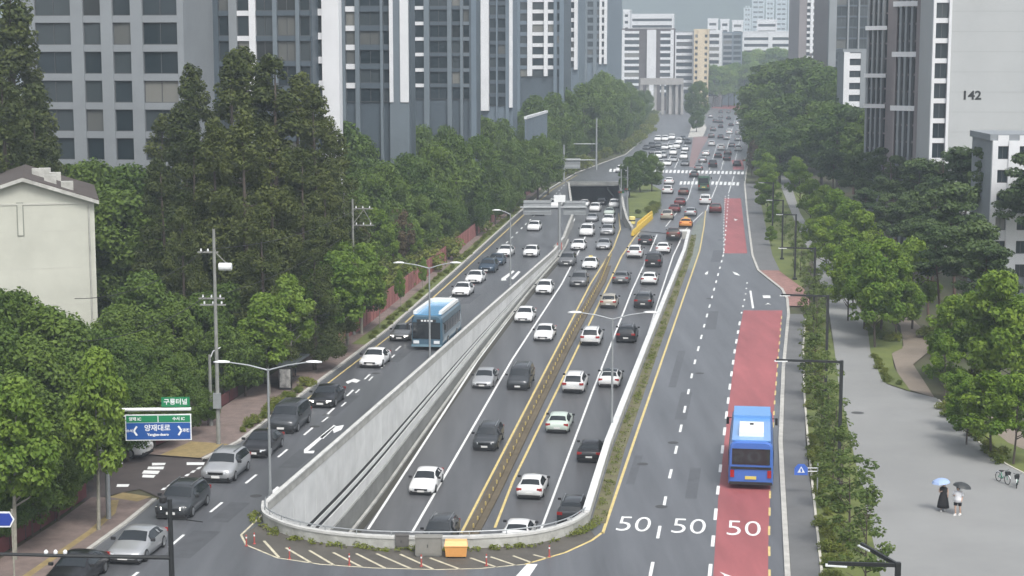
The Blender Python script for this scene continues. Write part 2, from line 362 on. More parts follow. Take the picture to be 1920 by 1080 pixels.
# side street marks
for q in ([(285, 868), (311, 868), (309, 872), (285, 873)], [(278, 875), (308, 875), (306, 880), (276, 880)], [(270, 882), (300, 883), (296, 889), (266, 888)], [(268, 890), (292, 891), (288, 896), (266, 895)], [(350, 867), (384, 867), (382, 872), (350, 872)], [(219, 868), (231, 868), (228, 873), (219, 873)], [(220, 908), (243, 908), (240, 913), (218, 913)]):
    marks(q, name='crosswalk_stripe', z=.009)
for i in range(7): x, y = 372 - i * 11, 876 + i * 6.5; marks([(x, y), (x + 7, y - 1), (x + 2, y + 4), (x - 5, y + 4)], name='lane_dash', z=.009)
# repair patches and covers in the carriageways
PATCH = mat('asphalt_patch', (.074, .077, .083), .45, var=.25, scale=1)
for px, py, w, l in ((1190, 880, .6, 9), (1282, 760, 1.0, 12), (1300, 905, .8, 9), (1335, 600, 1.2, 14), (1345, 480, 1.6, 16), (1270, 690, .7, 20), (560, 860, 1.5, 6), (640, 760, 1.2, 9), (430, 960, 1.4, 5), (760, 660, 1.1, 12), (880, 560, 1.6, 9), (360, 1020, 1.8, 6)):
    c = G(px, py); q = [c + RT * sx * w / 2 + DIR * sy * l / 2 for sx, sy in ((-1, -1), (1, -1), (1, 1), (-1, 1))]; o = sheet('asphalt_patch', [q], .002, PATCH); o.parent = road
mcv = MB().lathe([(.42, 0), (.42, .004)], 14).mesh('manhole_cover', mat('cast_iron', (.05, .05, .05), .55))
for px, py in ((1205, 870), (1262, 830), (1312, 700), (1330, 560), (1350, 450), (480, 930), (590, 800), (705, 700), (830, 590), (1240, 950)): obj('manhole_cover', mcv, road, G(px, py) + Vector((0, 0, .0065)))
# near hatched island
isl = gp([(452, 1003), (462, 1022), (520, 1046), (600, 1058), (700, 1065), (820, 1068), (900, 1066), (985, 1058), (1060, 1036), (1118, 1008), (1100, 985)] + NEAR_ARC[:])
tag(sheet('hatched_island', [isl], .003, mat('island_asphalt', (.085, .078, .066), .7, var=.25, scale=.4)), kind='structure')
line([(492, 965), (452, 1003), (462, 1022), (520, 1046), (600, 1058), (700, 1065), (820, 1068), (900, 1066), (985, 1058)], .14, mat('worn_cream_paint', (.5, .46, .34), .7, var=.3, scale=2), 'edge_line', n=4)
line([(985, 1058), (1060, 1036), (1110, 1013), (1130, 998)], .18, YELLOW, 'edge_line', n=4)
for a, b in (((495, 1014), (523, 1045)), ((536, 1027), (585, 1056)), ((580, 1032), (627, 1060)), ((625, 1036), (678, 1063)), ((668, 1038), (722, 1065)), ((706, 1038), (770, 1066)), ((750, 1039), (812, 1067)), ((806, 1046), (862, 1067)), ((882, 1046), (933, 1064)), ((920, 1044), (967, 1060)), ((962, 1042), (997, 1055)), ((1000, 1040), (1028, 1047))):
    line([a, b], .17, MATS['worn_cream_paint'], 'hatch_stripe', n=1)
marks([(988, 1058), (1008, 1058), (992, 1082), (966, 1082)], name='stop_line')
# gore paint by the merge, right side
tag(sheet('gore_area', [gp([(1287, 468), (1300, 425), (1320, 402), (1316, 440), (1303, 505), (1285, 505)])], .003, mat('gore_green', (.17, .19, .17), .7, var=.15, scale=.4)), kind='structure')

# underpass walls ---------------------------------------------------
def tpt(Y): return Vector((XL(Y), Y, 0))
W = thing('underpass_left_wall', 'long white panelled retaining wall on the left side of the underpass', 'retaining wall')
ysw = list(np.arange(LP[0].y + .3, 292, 3.0)); P = [tpt(Y) for Y in ysw]
frac = lambda k: (lambda p: -DL(p.y) * k - .05)
MB().wall(offset(P, .35), .5, lambda p: -DL(p.y) - .3, -.08).build('backing_wall', CONCD, W)
for i in range(len(ysw) - 1):
    seg = offset(P[i:i + 2], .0); a, b = seg[0], seg[1]; g = (b - a).normalized() * .03
    MB().wall([a + g, b - g], .16, frac(.48), lambda p: -.02).build('panel', PANELW, W)
MB().wall(P, .08, frac(.53), frac(.49)).build('rail_groove', DARK, W)
MB().wall(P, .2, frac(.58), frac(.53)).build('white_rail', PANELW, W)
MB().wall(P, .08, frac(.63), frac(.58)).build('rail_groove', DARK, W)
MB().wall(P, .22, frac(.76), frac(.63)).build('white_band', PANELW, W)
MB().wall(offset(P, -.1), .34, lambda p: -DL(p.y) - .2, frac(.76)).build('base_wall', CONCD, W)
MB().wall(offset(P, -.5), .25, lambda p: -DL(p.y) - .2, lambda p: -DL(p.y) + .18).build('base_kerb', CONC, W)
def parapet(name, label, pts, h, th, m, cap=None, seglen=4.0, cat='barrier'):
    t = thing(name, label, cat, pts[0]); inv = -pts[0]; Q = [p + inv for p in pts]
    MB().wall(Q, th, -.05, h).build('wall', m, t)
    if cap: MB().wall(Q, th + .12, h + .003, h + .12).build('coping', cap, t)
    return t
parapet('left_parapet', 'white concrete parapet along the left edge of the underpass', LP + gp(DIP_L[:1]), .55, .22, CONCW, COPE)
t = parapet('right_parapet', 'bright white parapet along the right edge of the underpass', RP, .75, .38, CONCW, PANELW)
MB().wall([p - RP[0] for p in RP], .3, lambda p: -DR(p.y + RP[0].y) - .3, -.06).build('retaining_wall', CONCD, t)
arc = [RP[-1]] + gp(NEAR_ARC) + [LP[0]]
ARC2 = []
for a, b, c_, d_ in zip([arc[0]] + arc[:-2], arc[:-1], arc[1:], arc[2:] + [arc[-1]]):
    for k in range(4):
        u = k / 4; ARC2.append(.5 * ((2 * b) + (c_ - a) * u + (2 * a - 5 * b + 4 * c_ - d_) * u * u + (3 * b - a - 3 * c_ + d_) * u ** 3))
ARC2.append(arc[-1])
t = thing('end_parapet', 'curved white concrete parapet closing the near end of the underpass', 'barrier', arc[0])
for i in range(0, len(ARC2) - 2, 4):
    s = [p - arc[0] for p in ARC2[i:i + 5]]
    MB().wall(s, .3, -.05, .62).build('barrier_block', CONCW, t)
Q = [p - arc[0] for p in ARC2]
MB().wall(Q, .42, .623, .78).build('coping', COPE, t); MB().wall(offset(Q, -.35), .3, -1.6, -.07).build('deck_edge', CONCD, t)
MB().tube([p + Vector((0, 0, 1.02)) for p in offset(Q, -.05)], .04, 6).build('hand_rail', GALV, t)
for i in range(1, len(Q), 3): MB().tube([Q[i] + Vector((0, 0, .75)), Q[i] + Vector((0, 0, 1.02))], .03, 6).build('rail_post', GALV, t)
# median barrier with yellow marker studs
ym = list(np.arange(104, 268, 2.0)); P = [Vector((XM(Y), Y, -DL(Y))) for Y in ym]
t = thing('median_barrier', 'low brown kerbed median with yellow marker posts dividing the underpass', 'barrier', P[0])
Q = [p - P[0] for p in P]
MEDM = mat('median_brown', (.105, .085, .055), .85, var=.3, scale=.6)
MB().wall(Q, 1.25, lambda p: p.z - .2, lambda p: p.z + .12).build('median_kerb', MEDM, t)
stud = MB().lathe([(.07, .1), (.07, .5), (.04, .55)], 8).mesh('marker_post', mat('marker_yellow', (.42, .33, .12), .7))
for i in range(0, len(Q), 1): obj('marker_post', stud, t, Q[i])
MB().wall(offset(Q, 0.0), .14, lambda p: p.z + .1, lambda p: p.z + .22).build('rail', MEDM, t)
# dark gutter strip at the foot of the left wall, verge outside the right parapet
GUT = mat('gutter_dark_brown', (.05, .048, .038), .8, var=.3, scale=.5, stretch=(1, .15, 1))
gq = [Vector((XL(Y) + .98, Y, -DL(Y))) for Y in np.arange(116, 262, 3.0)]
ribbon(gq, .6, .02).build('gutter', GUT, fl)
vq = resample(offset(RP, .8), 4)
tag(ribbon(vq, .95, .006).build('verge', mat('weedy_verge', (.16, .16, .075), .95, c2=(.10, .085, .055), scale=1.2)), kind='structure')
# far portal of the left carriageway
a, b = G(1064, 346), G(1166, 346)
t = thing('tunnel_portal', 'dark mouth of the far tunnel under the crossing', 'tunnel portal', (0, 0, 0))
dz = DL(a.y)
MB().box(a.x - .6, b.x + .6, a.y, a.y + .8, -.25, .7).build('lintel', CONCD, t)
MB().box(a.x - 1.2, a.x, a.y + .02, a.y + 60, -dz - .4, -.07).build('side_wall', CONCD, t)
MB().box(b.x, b.x + 1.2, b.y + .02, b.y + 60, -dz - .4, -.07).build('side_wall', CONCD, t)
MB().box(a.x - .5, b.x + .5, a.y + .82, a.y + 62, -.5, -.08).build('ceiling', CONCD, t)
MB().box(a.x - .5, b.x + .5, a.y + 61, a.y + 62, -dz - .5, -.52).build('end_wall', DARK, t)
for pp, lab in ((DIP_L, 'left'), (DIP_R, 'right')):
    Pp = resample(gp(([(1040, 468)] if lab == 'left' else []) + pp), 6.0)
    tt = thing('ramp_wall', 'low grey wall on the %s of the ramp down to the far tunnel' % lab, 'retaining wall', Pp[0])
    MB().wall([p - Pp[0] for p in Pp], .35, lambda p: -DL(p.y + Pp[0].y) - .4, .45).build('wall', CONC, tt)
    MB().wall([p - Pp[0] for p in Pp], .45, .453, .55).build('coping', CONCW, tt)

# kerbs, footways ----------------------------------------------------
def kerb(pts, w=.3, h=.14): return tag(MB().wall(resample(pts, 12), w, -.05, h).build('kerb', KERB), kind='structure')
kerb(offset(kerbL_near, .15)); kerb(offset(kerbL_far, .15)); kerb(offset(kerbR, -.15), .34)
def strip(name, pts, d0, d1, z, m):
    pts = resample(pts, 10); A = offset(pts, d0); B = offset(pts, d1); mb = MB(); vs = []; fs = []
    for p, q in zip(A, B): vs += [(p.x, p.y, z), (q.x, q.y, z)]
    mb.add(vs, [(2 * i, 2 * i + 2, 2 * i + 3, 2 * i + 1) for i in range(len(A) - 1)]); o = mb.build(name, m); return tag(o, kind='structure')
strip('sidewalk', kerbL_near, .3, 4.6, .11, BRICKP)
strip('sidewalk', gp([(385, 862), (450, 830), (590, 724), (690, 648)]), .3, 5.4, .11, BRICKP)
strip('sidewalk', gp([(690, 648), (730, 618), (850, 512), (975, 398), (1030, 355), (1080, 325)]), 1.8, 4.6, .11, BRICKP)
strip('verge', gp([(690, 648), (730, 618), (850, 512), (975, 398)]), .3, 1.8, .10, GRASSM)
tac = mat('tactile_yellow', (.25, .19, .085), .8, var=.25, scale=2)
strip('tactile_strip', gp([(60, 1120), (225, 1000), (262, 965), (268, 938)]), 1.6, 2.1, .114, tac)
strip('tactile_strip', gp([(385, 862), (440, 836)]), .5, 3.8, .114, tac)
strip('tactile_strip', gp([(268, 945), (294, 936)]), .5, 3.0, .115, tac)
strip('footpath', gp([(1492, 1400), (1480, 1200), (1472, 1080), (1463, 900), (1460, 830), (1466, 690), (1476, 590)]), -.34, -2.1, .11, PATH)
strip('footpath', gp([(1420, 508), (1409, 480), (1400, 405), (1397, 370), (1395, 345)]), -.34, -3.2, .11, PATH)
strip('brick_corner', gp([(1476, 575), (1464, 543), (1420, 508)]), -.3, -3.0, .108, mat('red_brick_paving', (.27, .15, .13), .85, var=.3, scale=1.5))
kerb2 = gp([(1560, 1200), (1541, 1080), (1524, 920), (1514, 820), (1508, 740), (1506, 650), (1512, 585)])
tag(MB().wall(resample(kerb2, 8), .16, -.05, .2).build('kerb', mat('pale_kerb', (.5, .48, .42), .8, var=.15, scale=2)), kind='structure')
tag(sheet('planting_bed', [kerb2 + gp([(1545, 560), (1565, 660), (1572, 720), (1600, 850), (1625, 960), (1650, 1080), (1690, 1200)])], .09, GRASSM), kind='structure')
plaza = gp([(1690, 1200), (1650, 1080), (1625, 960), (1600, 850), (1572, 720), (1565, 660), (1552, 570), (1520, 480), (1492, 420), (1462, 345), (1459, 330), (1478, 330), (1500, 400), (1530, 450), (1575, 520), (1618, 590), (1632, 640), (1650, 690), (1662, 722), (1700, 735), (1755, 748), (1800, 792), (1850, 845), (1885, 872), (1990, 925), (2200, 1000), (2300, 1200)])
tag(sheet('plaza', [plaza], .105, PLAZA), kind='structure')
tag(sheet('park_path', [gp([(1706, 733), (1752, 747), (1722, 700), (1712, 685), (1742, 660), (1738, 625), (1700, 590), (1660, 570), (1650, 578), (1688, 612), (1694, 650), (1672, 665), (1682, 700)])], .10, BROWNP), kind='structure')
tag(sheet('park_path', [gp([(1850, 770), (1895, 800), (1960, 835), (1960, 860), (1890, 830), (1840, 790)])], .02, BROWNP), kind='structure')
tag(sheet('lawn', [gp([(1632, 662), (1655, 718), (1708, 736), (1690, 712), (1676, 690), (1672, 664), (1692, 655), (1692, 630), (1655, 590), (1625, 600)])], .11, GRASSM), kind='structure')
tag(sheet('lawn', [gp([(1760, 755), (1800, 795), (1850, 848), (1890, 874), (1990, 925), (2050, 850), (1960, 835), (1880, 800), (1800, 745)])], .01, GRASSM), kind='structure')
tag(sheet('lawn', [gp([(1478, 332), (1500, 400), (1530, 450), (1575, 520), (1640, 560), (1620, 480), (1560, 400), (1510, 335)])], .01, GRASSM), kind='structure')
pk = gp([(1760, 752), (1800, 794), (1850, 847), (1888, 874), (1990, 926)])
tag(MB().wall(resample(pk, 3), .15, -.02, .16).build('kerb', MATS['pale_kerb']), kind='structure')
tag(sheet('verge', [gp([(1395, 345), (1400, 405), (1409, 480), (1420, 508), (1464, 543), (1500, 560), (1520, 480), (1492, 420), (1462, 345)])], -.02, GRASSM), kind='structure')
# far median island + raised islands
tag(MB().prism(gp([(1290, 258), (1297, 235), (1310, 218), (1325, 240), (1318, 256)]), -.05, .12).build('traffic_island', KERB), kind='structure')
tag(MB().prism(gp([(1180, 408), (1178, 370), (1185, 350), (1218, 345), (1240, 358), (1238, 385), (1222, 410)]), -.05, .15).build('traffic_island', GRASSM), kind='structure')
tag(sheet('painted_island', [gp([(1292, 312), (1300, 256), (1330, 256), (1318, 275), (1300, 314)])], .004, mat('island_red', (.22, .15, .15), .7, var=.2, scale=.3)), kind='structure')
# ================================================================== BUILDINGS
def localx(px, O, th, py=100):
    d = ray(px, py); c, s = math.cos(th), math.sin(th)       # t*(dx,dy) = O + q*(c,s)
    det = d.x * (-s) + c * d.y; 
    q = (d.x * O.y - d.y * O.x) / (d.y * c - d.x * s) * 1.0
    return q
_winc = {}
def window_mesh(w, h, fm, split):
    k = (round(w, 2), round(h, 2), fm.name, split)
    if k in _winc: return _winc[k]
    m = MB(); m.box(0, w, .06, .10, 0, h, 0); f = min(.09, w * .08)
    m.box(0, w, 0, .12, 0, f, 1); m.box(0, w, 0, .12, h - f, h, 1); m.box(0, f, 0, .12, f, h - f, 1); m.box(w - f, w, 0, .12, f, h - f, 1)
    if split: m.box(w / 2 - f / 2, w / 2 + f / 2, 0.01, .11, f, h - f, 1)
    _winc[k] = m.mesh('window', [GLASS, fm]); return _winc[k]
FRAMED = mat('window_frame_dark', (.06, .065, .07), .5); FRAMEW = mat('window_frame_white', (.55, .56, .56), .5)
def tower(name, label, Y, px0, px1, ztop, body, depth, cols, piers, pitch, y_ref, winfrac=.72, th=TH, zmin=3.0, cat='apartment building', frame=None, base=None):
    """cols: (px a, px b, spandrel material[, split]); piers: (px a, px b, material, proud[, z bottom]); y_ref: a photo row where a window top lies"""
    O = PY(px0, 100, Y); O.z = 0
    X = lambda px: localx(px, O, th)
    t = thing(name, label, cat, (O.x, O.y, 0), th); Wd = X(px1)
    MB().box(0, Wd, .5, depth, -.5, ztop).build('wall', body, t)
    MB().box(-.3, Wd + .3, .2, depth + .3, ztop, ztop + .8).build('roof', body, t)
    zr = PY(px0, y_ref, Y).z; zs = []
    k0 = math.floor((zr - zmin) / pitch)
    z = zr - k0 * pitch
    while z < ztop - .2: zs.append(z); z += pitch
    for cdef in cols:
        a, b, sm = cdef[:3]; split = cdef[3] if len(cdef) > 3 else False; x0, x1 = X(a), X(b); wh = pitch * winfrac
        sp = MB().box(0, x1 - x0, 0, .42, 0, pitch - wh).mesh('spandrel', sm); wm = window_mesh(x1 - x0, wh, frame or FRAMED, split)
        for z in zs:
            obj('window', wm, t, (x0, .3, z - wh)); obj('spandrel', sp, t, (x0, .08, z))
    for pdef in piers:
        a, b, m, pr = pdef[:4]; zb = pdef[4] if len(pdef) > 4 else 0.0
        MB().box(X(a), X(b), -pr, .49, zb, ztop).build('pier', m, t)
    return t
SLATE = mat('slate_cladding', (.066, .088, .108), .5, var=.1, scale=.2); SLATEL = mat('slate_light', (.14, .17, .195), .5, var=.1, scale=.2)
WHITEC = mat('white_cladding', (.66, .67, .69), .5, var=.06, scale=.3); GREYW = mat('grey_white_render', (.225, .245, .262), .7, var=.08, scale=.2)
BLUEG = mat('blue_grey_wall', (.13, .168, .205), .6, var=.08, scale=.2); CREAM = mat('cream_render', (.62, .52, .36), .7, var=.08, scale=.2)
TAUPE = mat('taupe_cladding', (.21, .19, .195), .6, var=.08, scale=.2)
H = lambda y, Y: 30 + (110 - y) * Y / FPX
# left bank of towers
tower('apartment_building', 'apartment block with grey-white window grid behind the gabled house', 215, 40, 345, 48, GREYW, 14,
      [(67, 134, GREYW, True), (157, 190, GREYW), (212, 246, GREYW), (268, 333, GREYW, True)], [(40, 67, GREYW, 0), (134, 157, GREYW, .05), (190, 212, GREYW, .05), (246, 268, GREYW, .05), (333, 345, GREYW, 0)], 53 * 215 / FPX, 97, .76, zmin=10)
tower('apartment_building', 'dark glazed apartment block behind the tall conifers', 224, 346, 584, 48, SLATE, 14,
      [(352, 392, SLATE, True), (410, 430, SLATE), (445, 468, WHITEC), (480, 512, SLATE, True), (520, 555, SLATE, True), (562, 581, SLATE)], [(346, 352, SLATEL, .1), (392, 410, SLATE, .05), (430, 445, GREYW, .1), (468, 480, WHITEC, .1), (512, 520, SLATEL, .1), (555, 562, SLATEL, .1)], 46 * 224 / FPX, 30, .8, zmin=12)
t = tower('apartment_building', 'slim white tower wing with a window strip beside the conifers', 225, 584, 636, 48, WHITEC, 1.5,
      [(588, 604, WHITEC)], [(584, 588, WHITEC, .1), (604, 636, WHITEC, .1)], 44 * 225 / FPX, 29, .72, zmin=20)
tower('apartment_building', 'dark slate apartment tower with one white window column, nearest of the dark towers', 275, 636, 769, 56, SLATE, 4,
      [(648, 666, WHITEC), (674, 713, SLATE, True), (718, 731, SLATE), (738, 751, WHITEC)], [(637, 647.5, SLATEL, .2), (666, 674, SLATEL, .15), (713, 718, SLATEL, .15), (731, 738, WHITEC, .5, H(190, 275)), (751, 767, WHITEC, .5, H(190, 275)), (731, 767, SLATEL, .35)], 35.2 * 275 / FPX, 58, .72, zmin=H(188, 275) + 1.5)
tower('apartment_building', 'dark slate apartment tower with white spandrels, second of the dark towers', 336, 769, 893, 62, SLATE, 5,
      [(773, 795, WHITEC), (805, 839, SLATE, True), (847, 863, SLATE), (868, 880, SLATEL)], [(769, 773, SLATEL, .2), (795, 805, SLATEL, .2), (839, 847, SLATEL, .25), (863, 868, SLATEL, .2), (880, 884, SLATE, .2), (884, 893, BLUEG, .3)], 28.5 * 336 / FPX, 18, .78, zmin=H(188, 336) + 1.5)
tower('apartment_building', 'blue-grey tower with a white square-headed pillar, left of the white-grid tower', 400, 894, 961, 64, BLUEG, 8,
      [(895, 902, SLATE), (917, 930, SLATE), (933, 948, SLATE)], [(902, 917, WHITEC, .6, H(206, 400)), (930, 933, BLUEG, .2), (948, 955, BLUEG, .2), (955, 961, WHITEC, .4, H(200, 400))], 24 * 400 / FPX, 10, .72, zmin=H(200, 400))
tower('apartment_building', 'tower with a bold white window grid beside the dark towers', 467, 961, 1057, 70, SLATE, 18,
      [(962, 968, BLUEG), (975, 989, BLUEG), (998, 1020, WHITEC), (1027, 1038, WHITEC), (1044, 1049, BLUEG)], [(968, 975, BLUEG, .2), (989, 998, WHITEC, .5, H(142, 467)), (1020, 1027, WHITEC, .5, H(142, 467)), (1038, 1044, BLUEG, .3), (1049, 1057, BLUEG, .3)], 20.5 * 467 / FPX, 4, .68, zmin=H(142, 467) + 1.5)
tower('apartment_building', 'narrow tower with a single white window column behind the white-grid tower', 531, 1057, 1085, 74, BLUEG, 20,
      [(1070.5, 1076.5, WHITEC)], [(1058, 1066, BLUEG, .2), (1066, 1070.5, WHITEC, .5, H(130, 531)), (1076.5, 1083, WHITEC, .5, H(130, 531))], 18 * 531 / FPX, 4, .62, zmin=H(132, 531) + 1.5)
tower('apartment_building', 'last tower of the left bank, grey window grid with white corner strip', 660, 1085, 1138, 84, BLUEG, 70,
      [(1089, 1095.5, SLATEL), (1101, 1112, SLATEL), (1118.5, 1123.5, SLATEL), (1128, 1132.5, WHITEC)], [(1085, 1089, SLATEL, .2), (1095.5, 1101, SLATEL, .2), (1112, 1118.5, SLATEL, .2), (1123.5, 1128, WHITEC, .4, H(120, 660)), (1132.5, 1138, WHITEC, .4, H(120, 660))], 14.6 * 660 / FPX, 3, .66, zmin=H(118, 660) + 1.5)
# far middle blocks
tower('apartment_building', 'far white slab block with dark stair bands and balcony rows above the trees', 1000, 1165, 1263, H(57, 1000), mat('umber_wall', (.085, .07, .07), .7), 18,
      [(1171, 1198, WHITEC), (1238, 1257, WHITEC)], [(1165, 1171, WHITEC, .8), (1213, 1230, WHITEC, .8), (1257, 1263, WHITEC, .8)], 12 * 1000 / FPX, 63, .62, zmin=8)
tower('apartment_building', 'pale grey balcony block right of the far white slab', 1060, 1264, 1301, H(62, 1060), GREYW, 18, [(1268, 1298, WHITEC, True)], [(1264, 1268, WHITEC, .5), (1298, 1301, WHITEC, .4)], 12.5 * 1060 / FPX, 66, .6, zmin=8)
tower('apartment_building', 'far cream yellow apartment block above the green hill', 1050, 1301, 1328, H(58, 1050), CREAM, 18, [(1303, 1308, CREAM), (1321, 1326, CREAM)], [(1308, 1321, CREAM, .3), (1326, 1328, CREAM, .3), (1301, 1303, CREAM, .3)], 11 * 1050 / FPX, 76, .5, zmin=8)
tower('apartment_building', 'far white framed block right of the cream one', 1080, 1328, 1353, H(60, 1080), WHITEC, 18, [(1330, 1348, WHITEC, True)], [(1348, 1353, WHITEC, .5)], 12 * 1080 / FPX, 76, .55, zmin=8)
tower('apartment_building', 'far grey block with thin balconies right of the white framed one', 1110, 1353, 1391, H(63, 1110), BLUEG, 18, [(1356, 1372, GREYW, True), (1375, 1389, SLATEL, True)], [(1353, 1356, GREYW, .3), (1372, 1375, BLUEG, .3)], 10 * 1110 / FPX, 66, .6, zmin=8)
tower('apartment_building', 'long pale low block at the right end of the far row', 1150, 1391, 1490, H(62, 1150), WHITEC, 18, [(1395, 1440, WHITEC, True), (1448, 1485, WHITEC, True)], [(1440, 1448, WHITEC, .5)], 12 * 1150 / FPX, 70, .45, zmin=8)
for px0, px1, y, Yd, lab in ((1168, 1180, 22, 1080, 'small white stair tower on the far slab roof'), (1182, 1262, 30, 1180, 'white block rising behind the far slab'), (1326, 1345, 38, 1300, 'small white block behind the far row, leftmost of two'), (1350, 1366, 39, 1310, 'pinkish white block behind the far row'), (1372, 1392, 41, 1320, 'white narrow block behind the far row, left of the long pale one'), (1418, 1456, 40, 1330, 'white block behind the long pale low block')):
    tower('far_building', lab, Yd, px0, px1, H(y, Yd), WHITEC, 16, [(px0 + 3, px1 - 3, WHITEC)], [(px0, px0 + 3, WHITEC, .3), (px1 - 3, px1, WHITEC, .3)], 12 * Yd / FPX, y + 5, .4, zmin=20, cat='building')
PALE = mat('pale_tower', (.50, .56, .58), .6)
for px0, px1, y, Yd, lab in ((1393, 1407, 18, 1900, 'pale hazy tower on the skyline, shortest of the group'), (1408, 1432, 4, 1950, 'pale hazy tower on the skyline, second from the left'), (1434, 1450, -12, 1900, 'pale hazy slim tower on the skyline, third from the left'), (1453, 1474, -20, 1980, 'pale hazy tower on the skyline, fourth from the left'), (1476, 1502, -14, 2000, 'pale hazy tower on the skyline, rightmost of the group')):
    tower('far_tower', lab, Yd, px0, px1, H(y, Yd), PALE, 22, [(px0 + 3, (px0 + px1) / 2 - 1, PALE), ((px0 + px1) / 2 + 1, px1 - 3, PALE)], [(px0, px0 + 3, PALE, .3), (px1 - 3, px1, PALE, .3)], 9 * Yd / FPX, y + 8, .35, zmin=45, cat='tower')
# gatehouse with columns
O = PY(1200, 190, 930); t = thing('gatehouse', 'grey stone gateway with columns at the far end of the road', 'gateway', (O.x, O.y, 0))
ST = mat('grey_stone', (.30, .29, .28), .85, var=.2, scale=.2); s = 930 / FPX
MB().box(0, 80 * s, -2, 6, H(158, 930), H(146, 930)).build('beam', ST, t)
for q in (2, 14, 28, 42, 56, 68, 78): MB().box((q - 2.5) * s, (q + 2.5) * s, -1.2, 1.2, 0, H(158, 930)).build('column', ST, t)
MB().box(50 * s, 80 * s, 2, 5.5, 0, H(158, 930) - .02).build('back_wall', ST, t)
# right bank
t = tower('apartment_building', 'grey tower with a pale window strip at the left end of the right bank', 780, 1497, 1552, 95, TAUPE, 20, [(1512, 1518, WHITEC), (1523, 1532, WHITEC)], [(1497, 1509, TAUPE, .2), (1518, 1523, WHITEC, .4, H(100, 780)), (1532, 1536, TAUPE, .4), (1542, 1552, GREYW, .6)], 11.3 * 780 / FPX, 5, .6, zmin=20, th=R(4))
GLZ = mat('curtain_glass', (.075, .10, .115), .2, spec=.6)
t = tower('apartment_building', 'dark curtain-walled tower with pale mullions behind the right trees', 520, 1552, 1630, 78, TAUPE, 18, [(1566, 1587, SLATE, True), (1590, 1607, SLATE, True), (1610, 1628, SLATE, True)], [(1552, 1566, GREYW, .8), (1587, 1590, GREYW, .4), (1607, 1610, GREYW, .4)], 20 * 520 / FPX, 12, .86, zmin=15, th=R(4))
t = tower('apartment_building', 'tower with tall vertical fins and dark window strips left of the white gable tower', 300, 1626, 1700, 60, TAUPE, 18,
          [(1630, 1637, TAUPE), (1640, 1646, TAUPE), (1649, 1655, TAUPE), (1658, 1664, TAUPE)], [(1626, 1630, GREYW, .3), (1637, 1640, GREYW, .6), (1646, 1649, GREYW, .6), (1655, 1658, GREYW, .6), (1664, 1700, TAUPE, .2)], 27.5 * 300 / FPX, 55, .9, th=R(-40), zmin=12)
for yb in (54, 141, 197, -20): MB().box(-.1, localx(1665, Vector(t.location), R(-40)), -.7, -.602, H(yb, 300) - .35, H(yb, 300) + .35).build('band', WHITEC, t)
t = tower('apartment_building', 'nearest finned tower beside the white gable tower on the right', 272, 1677, 1753, 54, TAUPE, 18,
          [(1682, 1688, TAUPE), (1692, 1698, TAUPE), (1702, 1709, TAUPE), (1713, 1720, TAUPE)], [(1677, 1682, TAUPE, .3), (1688, 1692, GREYW, .6), (1698, 1702, GREYW, .6), (1709, 1713, GREYW, .6), (1720, 1731, TAUPE, .6), (1731, 1740, SLATE, .2), (1740, 1753, TAUPE, .5)], 31 * 272 / FPX, 110, .9, th=R(-40), zmin=8)
for yb in (102, 201, 10): MB().box(-.1, localx(1721, Vector(t.location), R(-40)), -.7, -.602, H(yb, 272) - .4, H(yb, 272) + .4).build('band', WHITEC, t)
WW = mat('white_gable_render', (.41, .425, .43), .75, var=.05, scale=.12)
t = tower('apartment_building', 'tall white tower with a huge blank gable numbered 142', 258, 1748, 1990, 52, WW, 20,
          [(1753, 1777, WHITEC, True)], [(1748, 1753, WHITEC, .2), (1777, 1782, WHITEC, .35), (1782, 1990, WW, .1)], 37 * 258 / FPX, 43, .76, zmin=6, th=R(-3))
O = t.location; c0 = localx(1824, O, R(-3)); 
JM = mat('render_joint', (.33, .34, .345), .8)
for k in range(14): MB().box(localx(1782.5, O, R(-3)), localx(1989, O, R(-3)), -.112, -.101, 4 + k * 3.0, 4.06 + k * 3.0).build('panel_joint', JM, t)
num = obj('house_number', text_mesh('142', TRIM, 1.8, .02, 1.1, 1, .05), t, (c0, -.13, H(177, 258) - .1)); num.rotation_euler = (math.pi / 2, 0, 0)
# older low blocks behind the right-hand pines
for px0, px1, y, Yd, lab in ((1868, 1990, 262, 215, 'low white apartment block with a dark flat roof at the right edge'), (1778, 1872, 252, 300, 'pale low block below the number 142'), (1583, 1625, 98, 430, 'small white stepped building in front of the curtain-walled tower')):
    n = 3 if px1 - px0 > 60 else 1; w = (px1 - px0) / n
    cl = [(px0 + k * w + w * .25, px0 + k * w + w * .75, WHITEC if Yd != 300 else GREYW, True) for k in range(n)]
    pr = [(px0 + k * w - (w * .25 if k else 0), px0 + k * w + w * .25, WHITEC if Yd != 300 else GREYW, .1) for k in range(n)] + [(px1 - w * .25, px1, GREYW, .1)]
    tower('low_building', lab, Yd, px0, px1, H(y, Yd), GREYW, 12, cl, pr, 3.0, y + 12, .55, zmin=2, th=R(-3), cat='building', frame=FRAMED)
